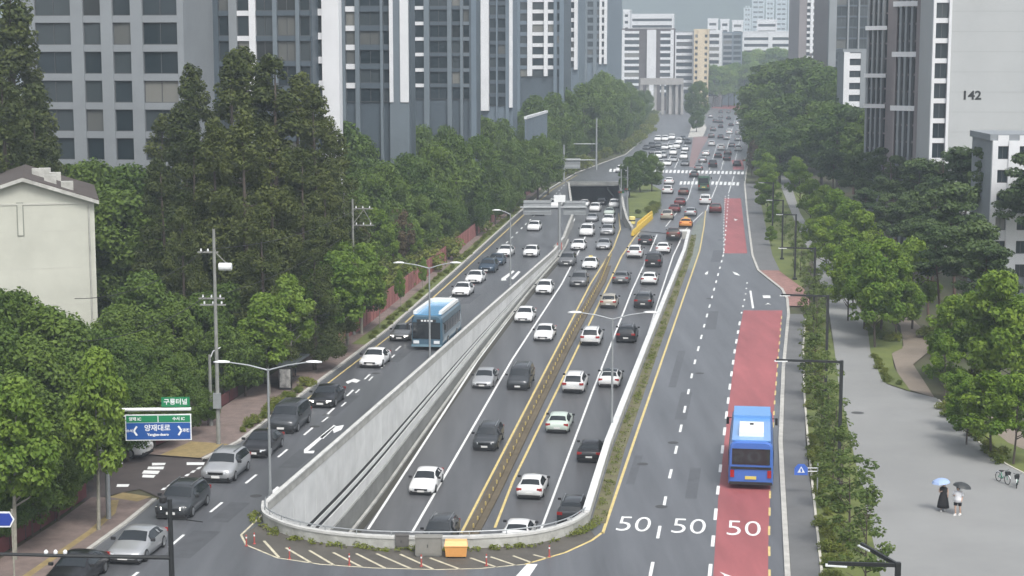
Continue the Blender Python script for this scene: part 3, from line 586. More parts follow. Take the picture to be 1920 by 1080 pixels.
# gabled house, left foreground
Yh = 152; O = PY(-115, 350, Yh); t = thing('gabled_house', 'cream walled gable-roofed apartment house with a faded number 1', 'house', (O.x, O.y, 0), R(15))
X = lambda px: localx(px, Vector((O.x, O.y, 0)), R(15)); ze = H(381, Yh); za = H(338, Yh); xr = X(167); xa = X(33); xl = xa - (xr - xa)
HW = mat('house_render', (.47, .475, .415), .85, var=.10, scale=.25); ROOF = mat('roof_tiles', (.07, .058, .052), .85, var=.2, scale=1.0)
gm = MB(); dep = 18
gm.add([(xl, 0, 0), (xr, 0, 0), (xr, 0, ze), (xa, 0, za), (xl, 0, ze), (xl, dep, 0), (xr, dep, 0), (xr, dep, ze), (xa, dep, za), (xl, dep, ze)],
       [(0, 1, 2, 3, 4), (9, 8, 7, 6, 5), (0, 5, 6, 1), (1, 6, 7, 2), (4, 9, 5, 0), (2, 7, 8, 3), (3, 8, 9, 4)]); gm.build('wall', HW, t)
for sgn, xe in ((1, xr), (-1, xl)):
    dx = xe - xa; ex = xe + dx * .07; ez = ze - (za - ze) * .07
    r = MB().add([(xa, -.5, za + .05), (ex, -.5, ez + .05), (ex, dep + .5, ez + .05), (xa, dep + .5, za + .05), (xa, -.5, za + .3), (ex, -.5, ez + .3), (ex, dep + .5, ez + .3), (xa, dep + .5, za + .3)],
                 [(0, 3, 2, 1), (4, 5, 6, 7), (0, 1, 5, 4), (1, 2, 6, 5), (2, 3, 7, 6), (3, 0, 4, 7)]); ro = r.build('roof', ROOF, t)
    fb = MB().add([(xa, -.62, za - .12), (ex, -.62, ez - .12), (ex, -.52, ez - .12), (xa, -.52, za - .12), (xa, -.62, za + .22), (ex, -.62, ez + .22), (ex, -.52, ez + .22), (xa, -.52, za + .22)],
                  [(0, 3, 2, 1), (4, 5, 6, 7), (0, 1, 5, 4), (1, 2, 6, 5), (2, 3, 7, 6), (3, 0, 4, 7)]); fb.build('fascia', CONCW, ro)
    if sgn > 0:
        for q, yy in ((.38, 3), (.62, 1.5), (.2, 7), (.45, 9), (.3, 11)):
            zz = za + (ez - za) * q * .95; ch = MB().box(xa + dx * q - .5, xa + dx * q + .6, yy, yy + 1.1, zz - .2, zz + .95).build('chimney', CONCW, ro)
MB().box(xl - .05, xr + .05, -.06, -.01, ze - .25, ze - .1).build('string_course', mat('render_trim', (.47, .47, .42), .8), t)
MB().tube([(xr - .5, -.1, 0), (xr - .5, -.1, ze - .3)], .07, 6).build('downpipe', CONCW, t)
for zz in (4.2, 7.6, 11.0, 14.4): MB().box(xl, xr, -.012, -.002, zz, zz + .05).build('panel_joint', MATS['render_trim'], t)
n1 = obj('house_number', text_mesh('1', mat('faded_number', (.22, .23, .20), .9), 4.4, .02, 1.25, 1, .03), t, (X(26), -.03, H(417, Yh))); n1.rotation_euler = (math.pi / 2, 0, 0)
n2 = obj('number_fill', text_mesh('1', HW, 4.4, .02, 1.25, 1, -.05), n1, (0.0, 0, .012))
for zz in (4, 8, 12):
    for k in range(3): obj('window', window_mesh(1.8, 1.4, FRAMEW, True), t, (xr + .02, 2.5 + k * 4, zz)).rotation_euler = (0, 0, math.pi / 2)
# mountain backdrop
m = MB(); vs = []; nx, ny = 60, 14
for j in range(ny):
    for i in range(nx):
        x = -1500 + 3600 * i / (nx - 1); y = 2500 + 900 * j / (ny - 1); k = math.sin(math.pi * min(1, j / (ny - 1) * 1.0) / 1.0 * .95)
        h = (150 + 60 * math.sin(x * .0041 + 1) + 38 * math.sin(x * .0107 + j) + 18 * math.sin(x * .031 + j * 1.7)) * k
        vs.append((x, y, h - 3))
m.add(vs, [(j * nx + i, j * nx + i + 1, (j + 1) * nx + i + 1, (j + 1) * nx + i) for j in range(ny - 1) for i in range(nx - 1)])
tag(m.build('mountain', mat('wooded_mountain', (.04, .06, .03), .95, c2=(.025, .04, .025), scale=.02), smooth=True), kind='structure')
# ================================================================== VEHICLES
def loft(stations):
    rows = []
    for (y, zb, zl, zt, wb, ws, wt) in stations:
        half = [(0, zb), (wb, zb), (ws, zb + .42 * (zl - zb)), (ws * .985, zl), (wt, zt - .035), (wt * .6, zt), (0, zt + .015)]
        ring = [Vector((x, y, z)) for x, z in half] + [Vector((-x, y, z)) for x, z in half[-2:0:-1]]
        rows.append(ring)
    return rows
def loft_body(rows):
    n = len(rows[0]); m = MB(); m.add([v for r in rows for v in r], [(i * n + k, i * n + (k + 1) % n, (i + 1) * n + (k + 1) % n, (i + 1) * n + k) for i in range(len(rows) - 1) for k in range(n)])
    m.f.append(tuple(range(n))); m.f.append(tuple((len(rows) - 1) * n + k for k in range(n))); m.m += [0, 0]; return m
def lerp_pt(rows, i, j):
    n = len(rows[0]); i0 = min(int(i), len(rows) - 2); fi = i - i0; j0 = int(math.floor(j)); fj = j - j0
    g = lambda r, k: rows[r][k % n]
    return g(i0, j0).lerp(g(i0, j0 + 1), fj).lerp(g(i0 + 1, j0).lerp(g(i0 + 1, j0 + 1), fj), fi)
def patch(rows, i0, i1, j0, j1, ni, nj, off=.012, mi=0, m=None):
    m = m or MB(); ctr = Vector((0, sum(r[0].y for r in rows) / len(rows), .55)); vs = []
    P = [[lerp_pt(rows, i0 + (i1 - i0) * a / ni, j0 + (j1 - j0) * b / nj) for b in range(nj + 1)] for a in range(ni + 1)]
    for a in range(ni + 1):
        for b in range(nj + 1):
            da = P[min(a + 1, ni)][b] - P[max(a - 1, 0)][b]; db = P[a][min(b + 1, nj)] - P[a][max(b - 1, 0)]
            nn = da.cross(db)
            if nn.length < 1e-9: nn = P[a][b] - ctr
            nn.normalize()
            if nn.dot(P[a][b] - ctr) < 0: nn = -nn
            vs.append(P[a][b] + nn * off)
    w = nj + 1
    m.add(vs, [(a * w + b, a * w + b + 1, (a + 1) * w + b + 1, (a + 1) * w + b) for a in range(ni) for b in range(nj)], mi); return m
SHAPES = {
 'sedan': dict(L=4.5, st=[(2.27, .30, .46, .52, .62, .74, .62), (2.16, .19, .53, .64, .86, .97, .80), (1.6, .17, .61, .75, .97, 1.03, .86), (.88, .17, .68, .84, 1.0, 1.05, .88), (.12, .17, .74, 1.25, 1.0, 1.05, .70), (-.5, .17, .76, 1.30, 1.0, 1.05, .72), (-1.12, .17, .78, 1.23, 1.0, 1.05, .69), (-1.72, .18, .80, .92, .99, 1.04, .84), (-2.14, .22, .76, .88, .93, .99, .82), (-2.26, .32, .60, .70, .82, .92, .74)], win=(3.6, 6.55), ws=(3.1, 3.93), rw=(6.1, 6.9), wb=1.36),
 'suv': dict(L=4.55, st=[(2.27, .34, .60, .72, .70, .82, .70), (2.14, .23, .68, .82, .90, 1.01, .84), (1.6, .21, .76, .92, 1.0, 1.07, .90), (1.05, .21, .82, .98, 1.02, 1.08, .92), (.42, .21, .88, 1.47, 1.02, 1.08, .76), (-.4, .21, .90, 1.53, 1.02, 1.08, .78), (-1.6, .21, .92, 1.49, 1.02, 1.08, .77), (-2.02, .22, .93, 1.30, 1.0, 1.06, .80), (-2.2, .28, .90, 1.0, .96, 1.02, .86), (-2.27, .36, .70, .80, .90, .98, .80)], win=(3.6, 6.75), ws=(3.1, 3.92), rw=(6.15, 7.85), wb=1.36),
 'van': dict(L=4.9, st=[(2.45, .34, .62, .76, .76, .86, .74), (2.3, .23, .70, .88, .94, 1.03, .86), (1.85, .21, .78, .98, 1.02, 1.09, .92), (1.5, .21, .84, 1.08, 1.04, 1.10, .94), (.75, .21, .92, 1.62, 1.04, 1.10, .84), (-.4, .21, .94, 1.70, 1.04, 1.10, .86), (-1.9, .21, .94, 1.68, 1.04, 1.10, .86), (-2.25, .22, .95, 1.52, 1.03, 1.09, .86), (-2.40, .28, .92, 1.06, 1.0, 1.06, .90), (-2.45, .36, .7, .82, .95, 1.02, .86)], win=(3.55, 6.8), ws=(3.1, 3.92), rw=(6.3, 7.85), wb=1.5),
 'hatch': dict(L=4.0, st=[(2.0, .30, .50, .58, .62, .74, .62), (1.9, .19, .58, .70, .84, .94, .78), (1.45, .17, .66, .82, .95, 1.0, .84), (.95, .17, .72, .90, .97, 1.01, .86), (.3, .17, .78, 1.33, .97, 1.01, .70), (-.4, .17, .80, 1.38, .97, 1.01, .72), (-1.3, .17, .82, 1.32, .97, 1.01, .70), (-1.75, .18, .83, 1.05, .95, 1.0, .78), (-1.93, .24, .78, .88, .9, .96, .78), (-2.0, .34, .62, .70, .82, .9, .72)], win=(3.6, 6.6), ws=(3.1, 3.92), rw=(6.15, 7.5), wb=1.2),
}
PARTS = {}
wheel_me = MB().lathe([(.27, -.11), (.31, -.08), (.315, 0), (.31, .08), (.27, .11)], 16).mesh('wheel', TYRE)
for v in wheel_me.vertices: v.co = Vector((v.co.z, v.co.x, v.co.y))
rim_mb = MB(); rim_mb.lathe([(.205, 0), (.21, .012), (.06, .022), (.01, .024)], 14); rim_me = rim_mb.mesh('rim', RIM)
for v in rim_me.vertices: v.co = Vector((v.co.z, v.co.x, v.co.y))
for k, S in SHAPES.items():
    rows = loft(S['st']); p = {}
    mb = loft_body(rows); p['body'] = mb.mesh('body', [mat('car_paint_default', (.5, .5, .5))], True)
    p['windshield'] = patch(rows, S['ws'][0], S['ws'][1], 4.12, 7.88, 2, 6).mesh('windshield', CARGLASS)
    p['rear_window'] = patch(rows, S['rw'][0], S['rw'][1], 4.25, 7.75, 2, 6).mesh('rear_window', CARGLASS)
    p['side_window_r'] = patch(rows, S['win'][0], S['win'][1], 3.14, 3.9, 6, 2).mesh('side_window', CARGLASS)
    p['side_window_l'] = patch(rows, S['win'][0], S['win'][1], 8.1, 8.86, 6, 2).mesh('side_window', CARGLASS)
    st = S['st']; yf = st[1][0]; W2 = st[1][5]; zf = st[1][2]
    p['headlight'] = MB().box(-.20, .20, -.12, .05, -.07, .07).mesh('headlight', LAMPC)
    p['headlight_on'] = MB().box(-.20, .20, -.12, .05, -.07, .07).mesh('headlight', LAMPON)
    p['taillight'] = MB().box(-.2, .2, -.04, .10, -.09, .09).mesh('taillight', TAIL)
    p['plate'] = MB().box(-.27, .27, -.02, .02, -.065, .065).mesh('licence_plate', PLATE)
    p['grille'] = MB().box(-.5, .5, -.03, .03, -.08, .08).mesh('grille', TRIM)
    p['bumper'] = MB().box(-W2 * .86, W2 * .86, -.06, .06, -.08, .08).mesh('bumper', TRIM)
    p['under_shade'] = MB().box(-W2 * .93, W2 * .93, -S['L'] / 2 * .96, S['L'] / 2 * .965, .09, .20).mesh('under_shade', TRIM)  # dark box added below the body, standing in for the car's contact shadow
    p['mirror'] = MB().box(-.12, .12, -.08, .05, -.07, .07).mesh('mirror', TRIM)
    p['roof_rail'] = MB().box(-.025, .025, -.95, .95, 0, .05).mesh('roof_rail', RIM)
    PARTS[k] = p
def paint(name, c, metal=0.0, rough=.32): return mat('paint_' + name, c, rough, metal, coat=.5)
PAINTS = {'white': paint('white', (.70, .71, .71)), 'silver': paint('silver', (.42, .43, .44), .5), 'grey': paint('grey', (.16, .165, .17), .4), 'dark grey': paint('dark_grey', (.055, .06, .065), .4),
          'black': paint('black', (.014, .014, .016), .2), 'dark red': paint('dark_red', (.12, .025, .025), .2), 'brown': paint('brown', (.11, .065, .05), .3), 'beige': paint('beige', (.40, .37, .31), .3),
          'pale green': paint('pale_green', (.50, .58, .52)), 'dark blue': paint('dark_blue', (.03, .055, .085), .3), 'orange': paint('orange', (.62, .25, .05)), 'blue': paint('blue', (.05, .15, .45)), 'green': paint('green', (.06, .13, .09))}
def setpaint(o, m): o.material_slots[0].link = 'OBJECT'; o.material_slots[0].material = m
def car(kind, colour, label, near, surf, oncoming, detail, group, lights=False, roof=None, scale=1.0):
    S = SHAPES[kind]; L = S['L'] * scale * 1.1; p = PARTS[kind]; st = S['st']
    c = near + DIR * (L / 2); zf = lambda q: -surf(q.y) if surf else 0.0
    c1 = near.copy(); c1.z = zf(c1); c2 = near + DIR * L; c2.z = zf(c2); c.z = (c1.z + c2.z) / 2 + .012
    fw = (c2 - c1).normalized() * (-1 if oncoming else 1); side = fw.cross(Vector((0, 0, 1))).normalized(); up = side.cross(fw)
    nm = {'sedan': 'sedan', 'suv': 'sport_utility_vehicle', 'van': 'minivan', 'hatch': 'hatchback'}[kind]
    t = thing(nm, label, 'car', c, 0, group)
    M3 = Matrix((side, fw, up)).transposed(); t.rotation_euler = M3.to_euler(); t.scale = (1.1 * scale, 1.1 * scale, 1.22 * scale)
    b = obj('body', p['body'], t); setpaint(b, PAINTS[colour])
    obj('windshield', p['windshield'], t); obj('rear_window', p['rear_window'], t); obj('side_window', p['side_window_r'], t); obj('side_window', p['side_window_l'], t)
    obj('under_shade', p['under_shade'], t)
    xw = st[4][5] - .09
    for sx in (-1, 1):
        for sy in (-1, 1):
            w = obj('wheel', wheel_me, t, (sx * xw, sy * S['wb'], .315))
            if detail > 1: r = obj('rim', rim_me, w, (sx * .1, 0, 0)); r.rotation_euler = (0, 0, 0 if sx > 0 else math.pi)
    yf, yr = st[1][0], st[-2][0]
    for sx in (-1, 1):
        obj('headlight', p['headlight_on' if lights else 'headlight'], t, (sx * (st[1][5] - .27), yf + .03, st[1][2] - .04)).rotation_euler = (0, 0, -sx * .35)
        obj('taillight', p['taillight'], t, (sx * (st[-2][5] - .2), yr - .07, st[-2][2] - .02))
    if detail > 1:
        obj('licence_plate', p['plate'], t, (0, st[0][0] + .012, st[0][1] + .04)); obj('licence_plate', p['plate'], t, (0, st[-1][0] - .012, st[-1][1] + .16))
        obj('grille', p['grille'], t, (0, yf + .10, st[1][2] - .1)); obj('bumper', p['bumper'], t, (0, yr - .08, st[-2][1] + .06)); obj('bumper', p['bumper'], t, (0, yf + .04, st[1][1] + .06))
        for sx in (-1, 1): obj('mirror', p['mirror'], t, (sx * (st[4][5] + .1), st[3][0] - .25, st[3][3] + .06))
        if kind in ('suv', 'van'):
            for sx in (-1, 1): obj('roof_rail', p['roof_rail'], t, (sx * .66, -.6, st[5][3] - .01))
    if roof == 'taxi':
        MB().box(-.25, .25, -.1, .1, 0, .16).build('roof_sign', mat('taxi_sign', (.75, .6, .2), .5), t).location = (0, -.3, st[5][3])
    if roof == 'black':
        rows = loft(st); patch(rows, 4.0, 6.0, 4.05, 7.95, 4, 6, .008).build('roof_panel', CARGLASS, t)
    return t
ORD = ['first', 'second', 'third', 'fourth', 'fifth', 'sixth', 'seventh', 'eighth', 'ninth', 'tenth', 'eleventh', 'twelfth', 'thirteenth', 'fourteenth', 'fifteenth', 'sixteenth', 'seventeenth', 'eighteenth', 'nineteenth', 'twentieth', 'twenty-first', 'twenty-second', 'twenty-third', 'twenty-fourth', 'twenty-fifth', 'twenty-sixth', 'twenty-seventh', 'twenty-eighth', 'twenty-ninth'] + ['thirtieth'] + ['thirty-' + x for x in 'first second third fourth fifth sixth seventh eighth ninth'.split()] + ['fortieth'] + ['forty-' + x for x in 'first second third fourth fifth sixth seventh eighth ninth'.split()]
LANES = {'LK': 'kerb lane of the left street', 'LI': 'inner lane of the left street', 'UL': 'left oncoming underpass lane', 'UR': 'right oncoming underpass lane', 'RL': 'left outbound underpass lane', 'RR': 'right outbound underpass lane',
         'FQ': 'oncoming queue beyond the crosswalk', 'FA': 'outbound traffic beyond the crosswalk', 'MA': 'outbound traffic before the crosswalk'}
CARS = [  # lane, kind, colour, px, py of the nearest bumper, extra
 ('LK', 'sedan', 'black', 112, 1112, {}), ('LK', 'sedan', 'silver', 230, 1060, {}), ('LK', 'suv', 'dark grey', 320, 976, {'lights': True}), ('LK', 'suv', 'silver', 404, 907, {}), ('LK', 'sedan', 'black', 474, 860, {}),
 ('LK', 'van', 'dark grey', 526, 814, {'lights': True}), ('LK', 'sedan', 'black', 600, 766, {'lights': True}), ('LK', 'sedan', 'white', 693, 691, {}), ('LK', 'sedan', 'grey', 748, 641, {'lights': True}), ('LK', 'sedan', 'white', 862, 557, {}), ('LK', 'sedan', 'white', 886, 533, {}),
 ('LK', 'suv', 'dark blue', 911, 513, {}), ('LK', 'sedan', 'dark blue', 927, 499, {}), ('LK', 'sedan', 'white', 944, 482, {}), ('LI', 'hatch', 'white', 993, 483, {}), ('LK', 'hatch', 'white', 999, 434, {}),
 ('LI', 'suv', 'white', 1040, 392, {}), ('LK', 'sedan', 'dark grey', 1008, 405, {}),
 ('UL', 'sedan', 'white', 789, 930, {}), ('UR', 'suv', 'dark grey', 815, 1034, {}), ('UR', 'suv', 'dark grey', 908, 847, {}), ('UL', 'sedan', 'silver', 903, 730, {}), ('UR', 'van', 'dark grey', 970, 733, {}), ('UL', 'sedan', 'white', 980, 606, {}),
 ('UR', 'sedan', 'white', 1017, 641, {}), ('UL', 'hatch', 'white', 1018, 553, {}), ('UR', 'suv', 'grey', 1083, 539, {}), ('UL', 'suv', 'grey', 1061, 500, {}), ('UR', 'sedan', 'white', 1104, 506, {'roof': 'taxi'}), ('UL', 'sedan', 'white', 1082, 470, {}),
 ('UR', 'sedan', 'silver', 1130, 469, {}), ('UL', 'van', 'white', 1098, 444, {}), ('UR', 'suv', 'silver', 1137, 442, {}), ('UL', 'sedan', 'silver', 1108, 416, {}), ('UR', 'suv', 'white', 1139, 421, {}), ('UL', 'van', 'white', 1114, 398, {}), ('UR', 'sedan', 'pale green', 1141, 404, {}), ('UL', 'suv', 'black', 1126, 386, {}), ('UR', 'van', 'white', 1150, 391, {}), ('UL', 'sedan', 'white', 1094, 388, {}),
 ('RL', 'sedan', 'white', 966, 1026, {}), ('RL', 'sedan', 'white', 992, 938, {}), ('RR', 'suv', 'dark grey', 1070, 988, {}), ('RL', 'sedan', 'pale green', 1044, 814, {}), ('RR', 'sedan', 'black', 1104, 869, {}), ('RL', 'suv', 'white', 1074, 739, {}), ('RR', 'sedan', 'white', 1141, 728, {'roof': 'black'}),
 ('RL', 'suv', 'white', 1106, 649, {}), ('RR', 'suv', 'black', 1173, 644, {}), ('RL', 'hatch', 'beige', 1140, 579, {}), ('RR', 'suv', 'dark grey', 1205, 579, {}), ('RL', 'sedan', 'grey', 1163, 533, {}), ('RR', 'sedan', 'white', 1216, 535, {}), ('RL', 'suv', 'white', 1189, 485, {}),
 ('RR', 'van', 'black', 1224, 502, {}), ('RR', 'sedan', 'white', 1242, 476, {}), ('RL', 'sedan', 'black', 1209, 460, {}), ('MA', 'suv', 'brown', 1262, 449, {}), ('MA', 'sedan', 'orange', 1285, 427, {'roof': 'taxi'}), ('MA', 'suv', 'beige', 1250, 413, {}), ('MA', 'sedan', 'dark red', 1264, 399, {}),
 ('MA', 'sedan', 'dark red', 1274, 386, {}), ('MA', 'sedan', 'silver', 1294, 406, {}), ('MA', 'sedan', 'brown', 1281, 366, {}), ('MA', 'suv', 'white', 1251, 364, {}), ('MA', 'van', 'white', 1322, 384, {}), ('MA', 'suv', 'dark red', 1341, 400, {}), ('MA', 'sedan', 'dark grey', 1301, 333, {}), ('MA', 'sedan', 'white', 1254, 346, {}),
 ('FQ', 'van', 'white', 1226, 309, {}), ('FQ', 'van', 'white', 1233, 298, {}), ('FQ', 'sedan', 'white', 1250, 311, {}), ('FQ', 'sedan', 'silver', 1262, 304, {}), ('FQ', 'van', 'white', 1261, 291, {}), ('FQ', 'van', 'white', 1268, 279, {}), ('FQ', 'van', 'white', 1272, 270, {}), ('FQ', 'suv', 'white', 1246, 281, {}),
 ('FQ', 'van', 'white', 1281, 299, {}), ('FQ', 'van', 'white', 1259, 262, {}), ('FQ', 'sedan', 'dark grey', 1280, 263, {}), ('FQ', 'sedan', 'grey', 1233, 276, {}), ('FQ', 'sedan', 'dark grey', 1211, 281, {}), ('FQ', 'sedan', 'grey', 1204, 292, {}), ('FQ', 'sedan', 'grey', 1223, 289, {}), ('FQ', 'sedan', 'white', 1218, 317, {}), ('FQ', 'suv', 'white', 1162, 324, {}), ('FQ', 'suv', 'silver', 1242, 296, {}), ('FQ', 'sedan', 'white', 1284, 283, {}),
 ('FA', 'suv', 'white', 1334, 274, {}), ('FA', 'van', 'white', 1352, 282, {}), ('FA', 'sedan', 'black', 1346, 296, {}), ('FA', 'van', 'black', 1336, 314, {}), ('FA', 'sedan', 'silver', 1317, 305, {}), ('FA', 'sedan', 'grey', 1309, 320, {}), ('FA', 'sedan', 'white', 1323, 292, {}), ('FA', 'sedan', 'white', 1383, 264, {}), ('FA', 'suv', 'white', 1384, 234, {}),
 ('FA', 'sedan', 'dark grey', 1366, 224, {}), ('FA', 'sedan', 'dark grey', 1351, 212, {}), ('FA', 'sedan', 'grey', 1351, 221, {}), ('FA', 'suv', 'dark grey', 1351, 231, {}), ('FA', 'sedan', 'black', 1351, 240, {}), ('FA', 'suv', 'silver', 1332, 221, {}), ('FA', 'sedan', 'grey', 1366, 212, {}), ('FA', 'sedan', 'dark red', 1381, 216, {}), ('FA', 'sedan', 'silver', 1362, 262, {}), ('FA', 'sedan', 'grey', 1372, 276, {}),
 ('FA', 'van', 'white', 1352, 193, {}), ('FA', 'van', 'white', 1362, 194, {}), ('FA', 'suv', 'white', 1372, 193, {}), ('FA', 'van', 'silver', 1382, 194, {}), ('FA', 'sedan', 'white', 1390, 195, {}),
]
def fill(lane, x0, x1, ys, n, keep):      # denser traffic beyond the crossing
    for y in ys:
        f = (y - ys[-1]) / (ys[0] - ys[-1])
        for k in range(n):
            a = x0[1] + (x0[0] - x0[1]) * f; b = x1[1] + (x1[0] - x1[1]) * f; px = a + (b - a) * (k + .5) / n + rnd.uniform(-1, 1); py = y + rnd.uniform(-1, 1)
            if rnd.random() < keep and all(abs(c[3] - px) > 9 or abs(c[4] - py) > 9 for c in CARS if c[0] in ('FQ', 'FA', 'MA')) and not (1255 < px < 1262 and py > 316):
                CARS.append((lane, rnd.choice(['sedan', 'suv', 'van', 'sedan']), rnd.choice(['white', 'white', 'white', 'silver', 'grey', 'dark grey', 'black']), px, py, {}))
fill('FQ', (1180, 1232), (1296, 1296), [312, 303, 294, 286, 278, 271, 265, 259], 5, .85)
fill('FA', (1310, 1340), (1392, 1394), [312, 302, 292, 283, 275, 267, 259, 252, 245, 238, 231, 225, 219, 213, 208, 203], 4, .55)
cnt = {}
for lane in LANES:
    L = sorted([c for c in CARS if c[0] == lane], key=lambda c: -c[4])
    for i, c in enumerate(L):
        _, kind, colour, px, py, ex = c
        surf = DL if lane in ('UL', 'UR') else DR if lane in ('RL', 'RR') else None
        near = F(px, py, surf) if surf else G(px, py)
        tn = {'sedan': 'sedan', 'suv': 'SUV', 'van': 'van', 'hatch': 'hatchback'}[kind]
        if ex.get('roof') == 'taxi': tn = 'taxi'
        if ex.get('roof') == 'black': tn = 'sedan with black roof'
        lab = '%s %s, %s car from the camera in the %s' % (colour, tn, ORD[i], LANES[lane]) if len(L) < 23 and not lane.startswith('F') else '%s %s, %s nearest in the %s' % (colour, tn, ORD[i], LANES[lane])
        car(kind, colour, lab, near, surf, lane in ('LK', 'LI', 'UL', 'UR', 'FQ'), 2 if py > 440 else 1, 'cars in the traffic', ex.get('lights', False), ex.get('roof'))
# white car in the side street, half hidden by the tree
S_ = car('suv', 'white', 'white SUV waiting in the side street under the trees', G(245, 866), None, True, 2, 'cars in the traffic')
S_.location = G(222, 852) + Vector((0, 0, .02)); S_.rotation_euler = (0, 0, R(-72 - 180 + 150))
# ---------------- buses
def bus(label, near, oncoming, paintm, roofm, skirt, L=10.6, Wd=2.8, Hh=2.85, rear_win=True, unit=None, k=1.12):
    t = thing('city_bus', label, 'bus', near + DIR * (L * k / 2) + Vector((0, 0, .012)), TH + (math.pi if oncoming else 0), 'buses on the street'); t.scale = (k, k, k * 1.06)
    w = Wd / 2; prf = [(.30, .95), (.34, 1), (1.15, 1), (2.25, .985), (2.62, .95), (2.78, .86), (2.85, .7)]
    m = MB(); ys = [(-L / 2, .93, .96), (-L / 2 + .12, .985, 1), (-L / 2 + .6, 1, 1), (0, 1, 1), (L / 2 - .7, 1, 1), (L / 2 - .2, .98, .995), (L / 2, .9, .95)]
    rows = []
    for y, sx, sz in ys:
        half = [(w * a * sx, z if z < 1 else 1 + (z - 1) * sz * Hh / 2.85) for z, a in prf]
        rows.append([Vector((x, y, z)) for x, z in half] + [Vector((-x, y, z)) for x, z in half[::-1]])
    b = loft_body(rows); b.build('body', paintm, t, False)
    MB().box(-w * .86, w * .86, -L / 2 + .35, L / 2 - .4, Hh - .004, Hh + .05).build('roof', roofm, t)
    nwin = 6
    for sx in (-1, 1):
        for k in range(nwin):
            y0 = -L / 2 + .8 + k * (L - 1.7) / nwin; x = sx * w
            MB().box(min(x, x + sx * .025), max(x, x + sx * .025), y0 + .06, y0 + (L - 1.7) / nwin - .06, 1.25, 2.2).build('side_window', CARGLASS, t)
        for y in (L / 2 - 2.6, -L / 2 + 2.6):
            wl_ = obj('wheel', wheel_me, t, (sx * (w - .1), y, .45)); wl_.scale = (1.2, 1.43, 1.43); obj('rim', rim_me, wl_, (sx * .1, 0, 0)).rotation_euler = (0, 0, 0 if sx > 0 else math.pi)
        obj('taillight', MB().box(-.12, .12, -.05, .05, -.22, .22).mesh('taillight', TAIL), t, (sx * (w - .25), -L / 2 - .03, .95))
        obj('headlight', MB().box(-.25, .25, -.05, .06, -.12, .12).mesh('headlight', LAMPC), t, (sx * (w - .5), L / 2 + .03, .68))
        MB().bar((sx * w, L / 2 - .3, 2.25), (sx * (w + .25), L / 2 + .1, 2.15), .05).build('mirror_arm', TRIM, t); MB().box(sx * (w + .25) - .09, sx * (w + .25) + .09, L / 2 + .05, L / 2 + .15, 1.75, 2.2).build('mirror', TRIM, t)
    MB().box(-w * .86, w * .86, L / 2 - .06, L / 2 + .035, .95, 2.3).build('windshield', CARGLASS, t)
    ds = MB().box(-w * .6, w * .6, L / 2 - .05, L / 2 + .05, 2.33, 2.55).build('destination_display', TRIM, t)
    for k in range(4): MB().box(-.55 + k * .28, -.36 + k * .28, L / 2 + .051, L / 2 + .058, 2.37, 2.51).build('display_character', LAMPW, ds)
    MB().box(-w * .84, w * .84, -L / 2 - .035, -L / 2 + .06, 1.5, 2.45).build('rear_window', CARGLASS, t)
    MB().box(-w * .9, w * .9, -L / 2 - .05, -L / 2 + .05, 1.22, 1.36).build('rear_grille', TRIM, t)
    MB().box(-.35, .35, -L / 2 - .05, -L / 2 + .02, .62, .8).build('licence_plate', mat('plate_yellow', (.6, .5, .12), .5), t)
    MB().box(-w * .95, w * .95, -L / 2 - .08, -L / 2 + .05, .3, .46).build('bumper', TRIM, t); MB().box(-w * .95, w * .95, L / 2 - .05, L / 2 + .07, .3, .48).build('bumper', skirt, t)
    if unit == 'single':
        u = MB().box(-w * .55, w * .55, -L / 2 + 1.4, -L / 2 + 4.6, Hh + .05, Hh + .32).build('air_conditioner', LAMPW, t); MB().box(-.12, .12, -L / 2 + 3.6, -L / 2 + 4.1, Hh + .321, Hh + .34).build('fan_grille', TRIM, u)
        MB().box(-w * .87, w * .87, L / 2 - 3.6, L / 2 - .5, Hh + .051, Hh + .22).build('battery_cover', mat('bus_roof_blue', (.13, .30, .58), .4), t)
    if unit == 'rim':
        for sx in (-1, 1): MB().box(sx * w * .8 - .16, sx * w * .8 + .16, -L / 2 + 1, L / 2 - .6, Hh + .051, Hh + .3).build('roof_fairing', LAMPW, t)
        MB().box(-w * .7, w * .7, -L / 2 + .8, -L / 2 + 1.6, Hh + .051, Hh + .35).build('roof_fairing', LAMPW, t)
    return t
bus('blue city bus seen from behind in the red bus lane', G(1407, 918), False, paint('bus_blue', (.05, .14, .45)), paint('bus_roof', (.12, .30, .62)), TRIM, unit='single')
bus('blue bus with white roof edges coming down the left street', G(800, 657), True, paint('bus_teal', (.06, .12, .17)), paint('bus_roof2', (.11, .32, .55)), paint('bus_bumper', (.16, .26, .32)), L=9.5, Wd=2.8, unit='rim', k=1.2)
bus('small dark green bus just before the far crosswalk', G(1319, 358), False, PAINTS['green'], PAINTS['dark grey'], TRIM, L=7, Wd=2.3)
